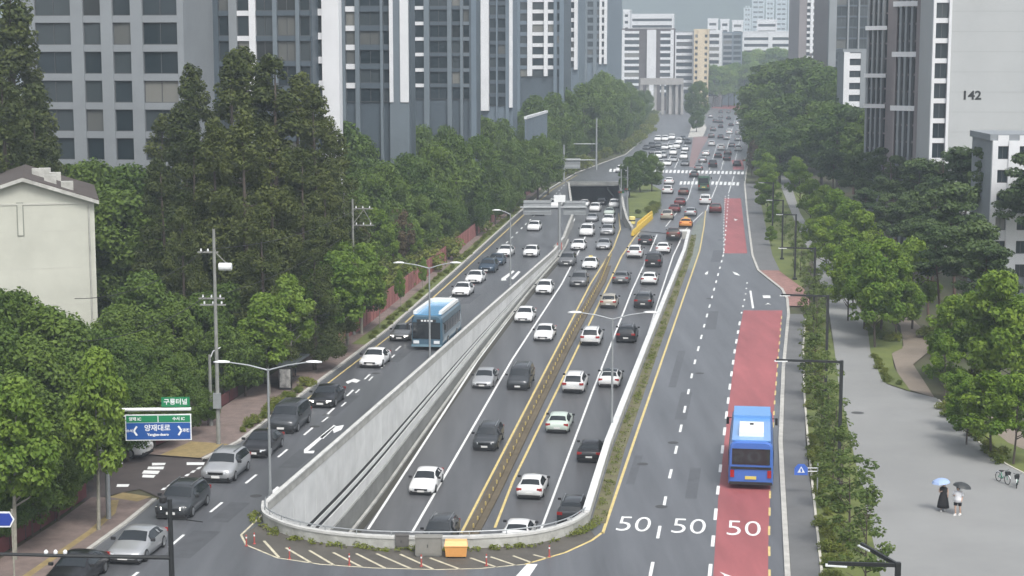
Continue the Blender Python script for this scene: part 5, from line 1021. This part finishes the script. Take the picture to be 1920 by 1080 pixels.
b2 = MB().box(xb(312), xb(366), -.1, -.05, zb(752), zb(733)).build('tunnel_name_plate', SG, t); sign_text('구룡터널', 339, 742.5, .42, b2, 1.0, -.11)
MB().bar((xb(339), 0, zb(757)), (xb(339), 0, zb(745)), .08).build('plate_post', GALV, t)
# arrow sign lower left, cropped by the frame
p = G(28, 1110); t = thing('arrow_sign', 'small blue arrow street-name sign on a pole at the lower left edge', 'street sign', p); s2 = p.y / FPX
MB().tube([(0, 0, 0), (0, 0, 165 * s2)], .06, 8).build('pole', BARKP, t)
z0 = 145 * s2; MB().add([(-1.3, -.06, z0 - .45), (-.1, -.06, z0 - .45), (.15, -.06, z0), (-.1, -.06, z0 + .45), (-1.3, -.06, z0 + .45), (-1.3, -.01, z0 - .45), (-.1, -.01, z0 - .45), (.15, -.01, z0), (-.1, -.01, z0 + .45), (-1.3, -.01, z0 + .45)], [(0, 1, 2, 3, 4), (9, 8, 7, 6, 5), (0, 5, 6, 1), (1, 6, 7, 2), (2, 7, 8, 3), (3, 8, 9, 4), (4, 9, 5, 0)]).build('plate_border', SW, t)
MB().add([(-1.3, -.075, z0 - .36), (-.12, -.075, z0 - .36), (.06, -.075, z0), (-.12, -.075, z0 + .36), (-1.3, -.075, z0 + .36), (-1.3, -.061, z0 - .36), (-.12, -.061, z0 - .36), (.06, -.061, z0), (-.12, -.061, z0 + .36), (-1.3, -.061, z0 + .36)], [(0, 1, 2, 3, 4), (9, 8, 7, 6, 5), (0, 5, 6, 1), (1, 6, 7, 2), (2, 7, 8, 3), (3, 8, 9, 4), (4, 9, 5, 0)]).build('plate', mat('sign_deep_blue', (.02, .05, .30), .4), t)
# pedestrian sign over footpath (blue house-shaped)
p = G(1532, 930); t = thing('pedestrian_sign', 'blue house-shaped pedestrian crossing sign over the right footpath', 'road sign', p); s3 = p.y / FPX
zc = 52 * s3; xc = (1500 - 1532) * s3; hw = .46
MB().tube([(0, 0, 0), (0, 0, zc + .5)], .05, 8).build('post', GALV, t)
for dz_ in (.12, -.12): MB().bar((0, 0, zc + dz_), (xc, 0, zc + dz_), .05).build('bracket', LAMPW, t)
def house_poly(k, y0, y1): return MB().add([(xc + x * k, y, zc + z * k) for y in (y0, y1) for x, z in ((-hw, -.38), (hw, -.38), (hw, .12), (.22, .40), (-.22, .40), (-hw, .12))], [(0, 1, 2, 3, 4, 5), (11, 10, 9, 8, 7, 6)] + [(i, 6 + i, 6 + (i + 1) % 6, (i + 1) % 6) for i in range(6)])
pl = house_poly(1.0, -.05, -.02).build('plate', mat('sign_pale_blue', (.06, .14, .50), .4), t)
tri = MB().add([(xc + x, y, zc + z) for y in (-.062, -.052) for x, z in ((-.26, -.2), (.26, -.2), (0, .24))], [(0, 1, 2), (5, 4, 3), (0, 3, 4, 1), (1, 4, 5, 2), (2, 5, 3, 0)]).build('triangle', SW, pl)
MB().add([(xc + x, y, zc + z) for y in (-.072, -.063) for x, z in ((-.03, -.16), (.05, -.16), (.09, -.05), (.03, .1), (-.05, .1), (-.06, -.02))], [(0, 1, 2, 3, 4, 5), (11, 10, 9, 8, 7, 6)]).build('figure', MATS['sign_pale_blue'], tri)
# utility poles
def utility(px, py, h, label, arms, r=.17):
    p = G(px, py); t = thing('utility_pole', label, 'utility pole', p, 0, 'utility poles'); MB().tube([(0, 0, -.05), (0, 0, h)], [r, r * .65], 10).build('pole', WOODP, t)
    for z, a, b in arms:
        ca = MB().bar((a, .12, z), (b, .12, z), .09, .12).build('crossarm', WOODP, t)
        for k in range(3): x = a + (b - a) * (k + .5) / 3; MB().lathe([(.05, 0), (.08, .08), (.05, .16), (.07, .22)], 8, (x, .12, z + .06)).build('insulator', LAMPW, ca)
    return t
t = utility(410, 835, 17.0, 'tall grey utility pole with a white transformer beside the wood', [(15.2, -1.3, .3), (11.6, -1.3, .7), (11.1, -1.2, .8)])
MB().lathe([(.26, 0), (.3, .05), (.3, .95), (.26, 1.0)], 12).build('transformer', LAMPW, t).matrix_local = Matrix.Translation((.35, -.1, 14.1)) @ Matrix.Rotation(math.pi / 2, 4, 'Y')
MB().bar((.1, 0, 15.2), (1.0, 0, 14.3), .06).build('brace', WOODP, t)
MB().box(-.3, .3, -.35, -.1, 3.0, 4.2).build('switch_box', GALV, t)
t = utility(396, 800, 6.0, 'short grey pole beside the tall utility pole', [])
MB().tube([(0, 0, 5.6), (.3, 0, 6.3), (.9, 0, 6.6)], .05, 6).build('curved_arm', LAMPW, t)
def top_at(px, ytop, Y, label, h=None):
    gy = 110 + FPX * 30 / Y / CP; return px, gy, CH + (110 - ytop) * Y / FPX
for px, yt, Y, lab, ar in ((648, 352, 186, 'left pole of the steel-framed utility pole pair', []), (664, 368, 186, 'right pole of the steel-framed utility pole pair', [(13.9, 0, 2.2), (12.1, 0, 2.3)])):
    a, b, h = top_at(px, yt, Y, lab); t = utility(a, b, h, lab, ar)
    if ar: MB().bar((0, .1, 12.2), (1.2, .1, 13.8), .07).build('brace', WOODP, t); MB().bar((2.1, .1, 12.2), (1.2, .1, 13.8), .07).build('brace', WOODP, t)
def wire(a, b, sag, label):
    a = Vector(a); b = Vector(b); pts = [a.lerp(b, k / 16) - Vector((0, 0, sag * 4 * (k / 16) * (1 - k / 16))) for k in range(17)]
    t = MB().tube([q - a for q in pts], .025, 5).build('overhead_wire', TRIM); t.location = a; return tag(t, label, 'cable', 'overhead wires')
pu = G(410, 835); g2 = G(664, 110 + FPX * 30 / 186 / CP)
wire(pu + Vector((-.6, 0, 15.45)), PY(140, 560, 118), 1.0, 'upper overhead wire running left from the tall utility pole'); wire(pu + Vector((-.6, 0, 11.9)), PY(150, 640, 112), .8, 'lower overhead wire running left from the tall utility pole')
wire(pu + Vector((.1, 0, 15.5)), g2 + Vector((1, 0, 14.2)), .9, 'upper overhead wire between the utility poles'); wire(pu + Vector((.3, 0, 11.9)), g2 + Vector((1, 0, 12.4)), .9, 'lower overhead wire between the utility poles')
# red fence: panel by panel
fp = resample(offset(gp([(672, 655), (730, 618), (850, 512), (975, 398), (1020, 362)]), 3.0), 2.0)
FR = mat('fence_red', (.30, .115, .105), .7, var=.15, scale=.5, objrand=.15); t = thing('red_fence', 'long pinkish-red panel fence behind the left verge', 'fence', fp[0])
for a, b in zip(fp[:-1], fp[1:]):
    a = a - fp[0]; b = b - fp[0]; d = (b - a).normalized() * .06
    MB().wall([a + d, b - d], .07, .12, 2.3).build('panel', FR, t); MB().bar(a, a + Vector((0, 0, 2.45)), .12).build('post', mat('fence_post', (.16, .07, .07), .7), t)
# low dark red fence beside the near-left footway
fp = resample(offset(kerbL_near[1:], 5.0), 2.2); t = thing('low_fence', 'low dark red fence behind the near left footway', 'fence', fp[0])
for a, b in zip(fp[:-1], fp[1:]):
    a = a - fp[0]; b = b - fp[0]; MB().wall([a, b], .06, .1, 1.1).build('panel', mat('fence_maroon', (.10, .028, .03), .8, var=.2, scale=1), t); MB().bar(a, a + Vector((0, 0, 1.2)), .1).build('post', BLACKM, t)
fp = resample(offset(gp([(395, 855), (450, 830), (560, 748)]), 5.6), 2.2); t = thing('low_fence', 'low dark red fence beyond the side street by the utility pole', 'fence', fp[0])
for a, b in zip(fp[:-1], fp[1:]):
    a = a - fp[0]; b = b - fp[0]; MB().wall([a, b], .06, .1, 1.1).build('panel', MATS['fence_maroon'], t); MB().bar(a, a + Vector((0, 0, 1.2)), .1).build('post', BLACKM, t)
# bus shelter
p = G(552, 722); t = thing('bus_shelter', 'dark glazed bus shelter with an advertising panel on the left footway', 'bus shelter', p, TH + math.pi / 2)
for x in (-2.6, 0, 2.6): MB().bar((x, .6, 0), (x, .6, 2.3), .1).build('post', BLACKM, t)
MB().box(-2.9, 2.9, -.7, .9, 2.3, 2.45).build('roof', mat('shelter_roof', (.07, .08, .085), .4), t)
for x in (-2.5, .1): MB().box(x, x + 2.4, .58, .62, .3, 2.1).build('glass_panel', CARGLASS, t)
ad = MB().box(-3.05, -2.85, -.6, .6, .2, 2.2).build('advert_panel', TRIM, t); MB().box(-3.07, -3.051, -.5, .5, .35, 2.05).build('poster', mat('poster', (.5, .5, .48), .5, c2=(.04, .04, .045), scale=1.6), ad)
MB().box(-2.2, 2.0, .1, .5, .42, .5).build('bench', MATS['roof_tiles'], t)
# cabinets and grit bin in front of the end parapet
def cab(px0, px1, yt, yb, m, name, label, cat, lid=False, dep=.7):
    p = G((px0 + px1) / 2, yb); s = p.y / FPX; w = (px1 - px0) * s / 2; h = (yb - yt) * s * 1.0; t = thing(name, label, cat, p)
    if lid:
        MB().add([(-w * .9, 0, .1), (w * .9, 0, .1), (w * .9, dep, .1), (-w * .9, dep, .1), (-w, -.05, h * .62), (w, -.05, h * .62), (w, dep, h * .62), (-w, dep, h * .62)], [(0, 3, 2, 1), (4, 5, 6, 7), (0, 1, 5, 4), (1, 2, 6, 5), (2, 3, 7, 6), (3, 0, 4, 7)]).build('bin_body', m, t)
        MB().add([(-w * 1.04, -.1, h * .63), (w * 1.04, -.1, h * .63), (w * 1.04, dep, h * .63), (-w * 1.04, dep, h * .63), (-w * .95, .1, h * .86), (w * .95, .1, h * .86), (w * .95, dep - .1, h * .86), (-w * .95, dep - .1, h * .86)], [(0, 3, 2, 1), (4, 5, 6, 7), (0, 1, 5, 4), (1, 2, 6, 5), (2, 3, 7, 6), (3, 0, 4, 7)]).build('lid', mat('bin_lid', (.72, .42, .16), .5), t)
        for x in (-w * .7, w * .7): MB().box(x - .06, x + .06, .1, dep - .1, 0, .1).build('foot', TRIM, t)
    else:
        MB().box(-w, w, 0, dep, .08, h * .9).build('cabinet_body', m, t); MB().box(-w * 1.05, w * 1.05, -.04, dep + .04, h * .9, h * .94).build('top', m, t); MB().box(-w * .92, w * .92, .05, dep - .05, 0, .08).build('plinth', CONCD, t)
        MB().box(-w * .92, -.02, -.025, -.004, .2, h * .84).build('door', m, t); MB().box(.02, w * .92, -.025, -.004, .2, h * .84).build('door', m, t); MB().box(-.08, -.04, -.05, -.026, h * .45, h * .6).build('handle', TRIM, t)
cab(778, 829, 1003, 1044, mat('cabinet_grey', (.21, .205, .185), .6, var=.1, scale=2), 'control_cabinet', 'grey-brown steel control cabinet before the curved end parapet', 'cabinet')
cab(741, 767, 1000, 1030, mat('cabinet_dark', (.11, .105, .10), .6, var=.1, scale=2), 'control_cabinet', 'small dark cabinet left of the grey-brown one', 'cabinet', dep=.4)
cab(833, 877, 1008, 1047, mat('bin_orange', (.62, .30, .09), .5, var=.06, scale=2), 'grit_bin', 'orange grit bin before the curved end parapet', 'grit bin', True)
# red flexible marker posts
mp = MB().lathe([(.1, 0), (.1, .04), (.045, .06), (.045, .72)], 8).mesh('post', mat('marker_red', (.35, .07, .06), .6)); mband = MB().lathe([(.05, 0), (.05, .1)], 8).mesh('reflective_band', LAMPW)
for i, (px, py) in enumerate(((462, 1024), (477, 1020), (543, 1048), (655, 1060), (790, 1062), (912, 1061), (1030, 1044))):
    t = thing('marker_post', '%s red flexible marker post from the left in front of the curved parapet' % ORD[i], 'marker post', G(px, py) + Vector((0, 0, .006)), 0, 'marker posts'); q = obj('post', mp, t); obj('reflective_band', mband, q, (0, 0, .5))
# yellow crash cushion and barriers at the merge nose
YB = mat('barrier_yellow', (.70, .48, .06), .5, var=.1, scale=2)
def nj(a, b, label):
    a = G(*a); b = G(*b); P = resample([a, b], 2.4); t = thing('plastic_barrier', label, 'barrier', a)
    for q, r_ in zip(P[:-1], P[1:]):
        d = (r_ - q).normalized(); s_ = Vector((-d.y, d.x, 0)); q0 = q - a + d * .05; r0 = r_ - a - d * .05; vs = []
        for e in (q0, r0): vs += [e + s_ * .28, e + s_ * .26 + Vector((0, 0, .25)), e + s_ * .1 + Vector((0, 0, .9)), e - s_ * .1 + Vector((0, 0, .9)), e - s_ * .26 + Vector((0, 0, .25)), e - s_ * .28]
        MB().add(vs, [(i, i + 1, i + 7, i + 6) for i in range(5)] + [(5, 0, 6, 11), (0, 1, 2, 3, 4, 5)[::-1], (6, 7, 8, 9, 10, 11)]).build('barrier_block', YB, t)
nj((1186, 442), (1222, 410), 'row of yellow water-filled barriers at the merge, right row'); nj((1196, 425), (1222, 404), 'row of yellow water-filled barriers at the merge, left row')
p = G(1185, 420); t = thing('crash_cushion', 'yellow barrel-shaped crash cushion at the tip of the tunnel island', 'crash cushion', p); MB().lathe([(.5, 0), (.6, .1), (.6, 1.3), (.45, 1.4)], 14).build('drum', mat('cushion_yellow', (.78, .68, .25), .5), t); MB().lathe([(.61, .55), (.61, .8)], 14).build('band', TRIM, t)
# overhead sign gantries on the far left
def gantry(px, py, h, label, boards, m=GALV, arm=None):
    p = G(px, py); t = thing('sign_gantry', label, 'sign gantry', p); s = p.y / FPX; MB().tube([(0, 0, 0), (0, 0, h)], [.28, .2], 10).build('post', m, t)
    for x0, x1, y0, y1, bm in boards:
        a, b, z0, z1 = (x0 - px) * s, (x1 - px) * s, (py - y1) * s, (py - y0) * s
        k = MB().box(a, b, .25, .35, z0, z1).build('sign_back', bm, t)
        for q in range(3): zz = z0 + (z1 - z0) * (q + .5) / 3; MB().box(a, b, .15, .248, zz - .05, zz + .05).build('stiffener', m, k)
    if arm: MB().tube([((arm[0] - px) * s, 0, (py - arm[2]) * s), ((arm[1] - px) * s, 0, (py - arm[2]) * s)], .12, 8).build('arm', m, t)
    return t
SBK = mat('sign_back_grey', (.30, .32, .33), .6, var=.1, scale=1)
t = gantry(1049, 468, 9.0, 'sign gantry seen from behind at the nose of the tunnel ramp', [(981, 1033, 375, 402, SBK), (1056, 1098, 376, 402, SBK)], arm=(975, 1100, 388))
s = t.location.y / FPX
MB().box(-.9, .9, -.25, .2, (468 - 378) * s, (468 - 365) * s).build('camera_housing', LAMPW, t); MB().box(-.4, .4, -.1, .4, 0, 1.1).build('crash_barrel', mat('barrel_red', (.4, .12, .1), .6), t)
t = gantry(1057, 340, 9.0, 'sign gantry seen from behind left of the tunnel mouth', [(1053, 1088, 297, 316, SBK)], arm=(1050, 1118, 300))
gantry(1402, 232, 9.0, 'far blue overhead sign on the right at the road end', [(1405, 1430, 208, 216, SB)], arm=(1403, 1455, 206))
gantry(1118, 318, 14.0, 'thin tall pole behind the tunnel portal', [], arm=(1060, 1120, 270))
# traffic signals at the far crossing
for px, py, lab in ((1176, 405, 'grey pole before the island trees'), (1396, 340, 'signal pole at the right end of the far crosswalk'), (1164, 412, 'short grey pole at the right of the tunnel ramp')):
    p = G(px, py); t = thing('traffic_signal', lab, 'traffic signal', p, 0, 'far signal poles'); MB().tube([(0, 0, 0), (0, 0, 9.5 if px < 1180 else 6)], [.14, .1], 8).build('pole', GALV, t); b = MB().box(-.6, .6, -.2, .1, 5.0, 5.4).build('signal_head', TRIM, t)
    for k in range(3): MB().lathe([(.14, 0), (.12, .03)], 10).build('lens', mat('lens_%d' % k, ((.25, .02, .02), (.25, .16, .02), (.02, .2, .08))[k], .3), b).matrix_local = Matrix.Translation((-.36 + .36 * k, -.21, 5.2)) @ Matrix.Rotation(math.pi / 2, 4, 'X')
p = G(1283, 448); t = thing('end_terminal', 'white end post of the right parapet at the merge', 'barrier end', p); MB().box(-.4, .4, -.3, .5, 0, 1.3).build('block', CONCW, t); MB().box(-.9, .9, -.1, .1, 1.302, 1.6).build('chevron_board', LAMPW, t)
# hoarding far left (grey noise barrier)
a, b = PY(985, 270, 380), PY(1025, 250, 425); t = thing('noise_barrier', 'grey slatted noise barrier with white coping on the far left bank', 'noise barrier', (a.x, a.y, 0)); q = Vector((b.x - a.x, b.y - a.y, 0)); n = 6
for k in range(n): MB().wall([q * (k / n) + q.normalized() * .05, q * ((k + 1) / n) - q.normalized() * .05], .3, 0, H(214, 400) - .3).build('panel', BLUEG, t)
MB().wall([q * 0, q], .6, H(214, 400) - .297, H(214, 400) + .3).build('coping', WHITEC, t)
# ------------------------------------------------------------------ people with umbrellas
def skin_body(name, joints, edges, m, parent):
    me = bpy.data.meshes.new(name); me.from_pydata([j[:3] for j in joints], edges, []); me.materials.append(m); o = obj(name, me, parent)
    md = o.modifiers.new('skin', 'SKIN'); 
    for i, sv_ in enumerate(me.skin_vertices[0].data): sv_.radius = (joints[i][3], joints[i][4] if len(joints[i]) > 4 else joints[i][3]); sv_.use_root = (i == 0)
    md.use_smooth_shade = True; s_ = o.modifiers.new('sub', 'SUBSURF'); s_.levels = 1; s_.render_levels = 1; return o
SKIN = mat('skin', (.50, .33, .25), .6); HAIR = mat('hair_black', (.012, .011, .011), .6)
def person(px, py, label, dress, rz):
    t = thing('person', label, 'person', G(px, py, .105), rz, 'people on the plaza'); t.scale = (1.2, 1.2, 1.15)
    J = [(0, 0, .95, .13, .10), (0, 0, 1.15, .125, .09), (0, 0, 1.36, .16, .09), (0, 0, 1.47, .055), (0, .02, 1.56, .075, .085), (0, .01, 1.66, .07, .08),
         (.1, 0, .88, .085), (.11, .06, .48, .06), (.11, -.02, .09, .04), (.11, .12, .03, .035), (-.1, 0, .88, .085), (-.11, -.06, .48, .06), (-.11, -.2, .10, .04), (-.11, -.07, .03, .035),
         (.19, 0, 1.38, .05), (.25, .05, 1.12, .042), (.13, .2, 1.2, .033), (.10, .24, 1.25, .03), (-.19, 0, 1.38, .05), (-.24, -.02, 1.12, .042), (-.23, .08, .9, .033), (-.23, .1, .83, .03)]
    E = [(0, 1), (1, 2), (2, 3), (3, 4), (4, 5), (0, 6), (6, 7), (7, 8), (8, 9), (0, 10), (10, 11), (11, 12), (12, 13), (2, 14), (14, 15), (15, 16), (16, 17), (2, 18), (18, 19), (19, 20), (20, 21)]
    skin_body('body', J, E, SKIN, t)
    MB().lathe([(.03, 1.50), (.10, 1.52), (.115, 1.62), (.10, 1.70), (.03, 1.745)], 12, (0, -.03, 0)).build('hair', HAIR, t, True)
    if dress:
        c = mat('dress_black', (.014, .014, .016), .8); MB().lathe([(.34, .22), (.30, .5), (.24, .85), (.175, 1.05), (.21, 1.25), (.22, 1.38), (.09, 1.46)], 16).build('dress', c, t, True)
    else:
        MB().lathe([(.235, .80), (.225, 1.0), (.215, 1.2), (.23, 1.37), (.09, 1.465)], 16).build('shirt', mat('shirt_white', (.72, .72, .74), .8), t, True)
        for sx in (-1, 1): MB().tube([(sx * .2, 0, 1.37), (sx * .25, .03, 1.15)], [.085, .075], 8).build('sleeve', MATS['shirt_white'], t, True); MB().tube([(sx * .1, 0, .9), (sx * .11, sx * .04, .58)], [.115, .105], 8).build('shorts_leg', mat('shorts_black', (.014, .014, .016), .8), t, True)
    for sx, yy in ((1, .05), (-1, -.13)): MB().add([(sx * .11 + x, yy + y, z) for z, q in ((0, 1), (.09, .8)) for x, y in ((-.05 * q, -.1 * q), (.05 * q, -.1 * q), (.05 * q, .15 * q), (-.05 * q, .15 * q))], [(0, 3, 2, 1), (4, 5, 6, 7), (0, 1, 5, 4), (1, 2, 6, 5), (2, 3, 7, 6), (3, 0, 4, 7)]).build('shoe', mat('shoe_pale', (.6, .6, .58), .7), t)
    return t
def umbrella(px, py, dx, label, m, tilt, rz):
    g = G(px, py, .105); t = thing('umbrella', label, 'umbrella', g + Vector((dx, 0, 1.30)), rz, 'umbrellas'); t.rotation_euler = (tilt[0], tilt[1], rz)
    n = 8; prf = [(.62, .66), (.50, .80), (.28, .90), (.02, .94)]; mb = MB(); vs = []
    for r_, z in prf: vs += [(r_ * math.cos(2 * math.pi * k / 16) * (1 if k % 2 == 0 else .95), r_ * math.sin(2 * math.pi * k / 16) * (1 if k % 2 == 0 else .95), z) for k in range(16)]
    mb.add(vs, [(i * 16 + k, i * 16 + (k + 1) % 16, (i + 1) * 16 + (k + 1) % 16, (i + 1) * 16 + k) for i in range(3) for k in range(16)] + [tuple(48 + k for k in range(16))]); c = mb.build('canopy', m, t)
    MB().tube([(0, 0, -.05), (0, 0, 1.0)], .012, 6).build('shaft', GALV, t); MB().tube([(0, 0, -.12), (.03, 0, -.16), (.05, 0, -.12)], .018, 6).build('handle', TRIM, t)
    for k in range(8): MB().tube([(0, 0, .90), (.58 * math.cos(math.pi * k / 4), .58 * math.sin(math.pi * k / 4), .69)], .006, 4).build('rib', GALV, t)
person(1768, 958, 'person in a long black dress walking under a pale blue umbrella', True, R(170)); umbrella(1768, 958, -.12, 'pale blue umbrella held by the person in black', mat('umbrella_blue', (.30, .40, .62), .6), (0, R(-8)), 0.3)
person(1795, 966, 'person in a white top and black shorts under a dark umbrella', False, R(150)); umbrella(1795, 966, .12, 'dark grey umbrella held by the person in white', mat('umbrella_dark', (.03, .034, .036), .6), (R(4), R(10)), 0.1)
# bicycles
def bicycle(px, py, rz, label):
    t = thing('bicycle', label, 'bicycle', G(px, py, .105), rz, 'hire bicycles'); fm = mat('bike_green', (.06, .28, .17), .5); r_ = .33
    for y in (-.52, .52):
        w = MB().tube([(0, y + r_ * math.cos(2 * math.pi * k / 18), r_ + r_ * math.sin(2 * math.pi * k / 18)) for k in range(19)], .028, 6).build('wheel', TYRE, t)
        m = MB()
        for k in range(6): m.tube([(0, y, r_), (0, y + r_ * math.cos(math.pi * k / 3), r_ + r_ * math.sin(math.pi * k / 3))], .006, 4)
        m.build('spokes', RIM, w); MB().tube([(0, y + (r_ + .05) * math.cos(2.8 - 2.4 * k / 8), r_ + (r_ + .05) * math.sin(2.8 - 2.4 * k / 8)) for k in range(9)], .03, 5).build('mudguard', LAMPW, t)
    m = MB(); [m.tube([a, b], .028, 6) for a, b in (((0, -.52, r_), (0, -.1, .3)), ((0, -.1, .3), (0, -.22, .78)), ((0, -.52, r_), (0, -.2, .68)), ((0, -.1, .3), (0, .38, .70)), ((0, .36, .92), (0, .52, r_)))]; m.build('frame', fm, t)
    MB().tube([(-.28, .25, 1.0), (-.1, .36, .95), (.1, .36, .95), (.28, .25, 1.0)], .018, 6).build('handlebar', TRIM, t); MB().box(-.1, .1, -.36, -.08, .78, .84).build('saddle', TRIM, t)
    MB().add([(x * q, .55 + y * q, z) for z, q in ((.66, .8), (.92, 1)) for x, y in ((-.18, -.12), (.18, -.12), (.18, .14), (-.18, .14))], [(0, 3, 2, 1), (0, 1, 5, 4), (1, 2, 6, 5), (2, 3, 7, 6), (3, 0, 4, 7)]).build('basket', TRIM, t)
    MB().tube([(-.12, -.1, .3), (.12, -.1, .3)], .03, 6).build('pedals', TRIM, t)
bicycle(1880, 905, R(200), 'green and white hire bicycle at the plaza edge, left of two'); bicycle(1907, 912, R(160), 'green and white hire bicycle cropped by the right edge')
# manhole + bollards on plaza
mh = MB().lathe([(.55, 0), (.55, .006)], 16).build('manhole_cover', mat('iron', (.06, .06, .06), .6), None); mh.location = G(1608, 774, .107); tag(mh, 'dark drain cover in the plaza paving', 'drain cover')
mk = MB().lathe([(.18, 0), (.2, .2), (.12, .5), (.05, .62)], 8).build('bird_scarer', TRIM) if False else None
# ================================================================== HAZE
hz = MB().box(-2900, 2900, -200, 4300, -14, 330).mesh('haze'); ho = obj('haze', hz); tag(ho, 'thin pale haze filling the air over the street', 'haze', kind='stuff')
hm = bpy.data.materials.new('haze_air'); hm.use_nodes = True; nt = hm.node_tree; nt.nodes.clear(); o_ = nt.nodes.new('ShaderNodeOutputMaterial'); v_ = nt.nodes.new('ShaderNodeVolumePrincipled')
v_.inputs['Color'].default_value = (.76, .88, 1.0, 1); v_.inputs['Density'].default_value = HAZE_D; v_.inputs['Anisotropy'].default_value = 0.0; nt.links.new(v_.outputs[0], o_.inputs['Volume']); ho.data.materials.append(hm)
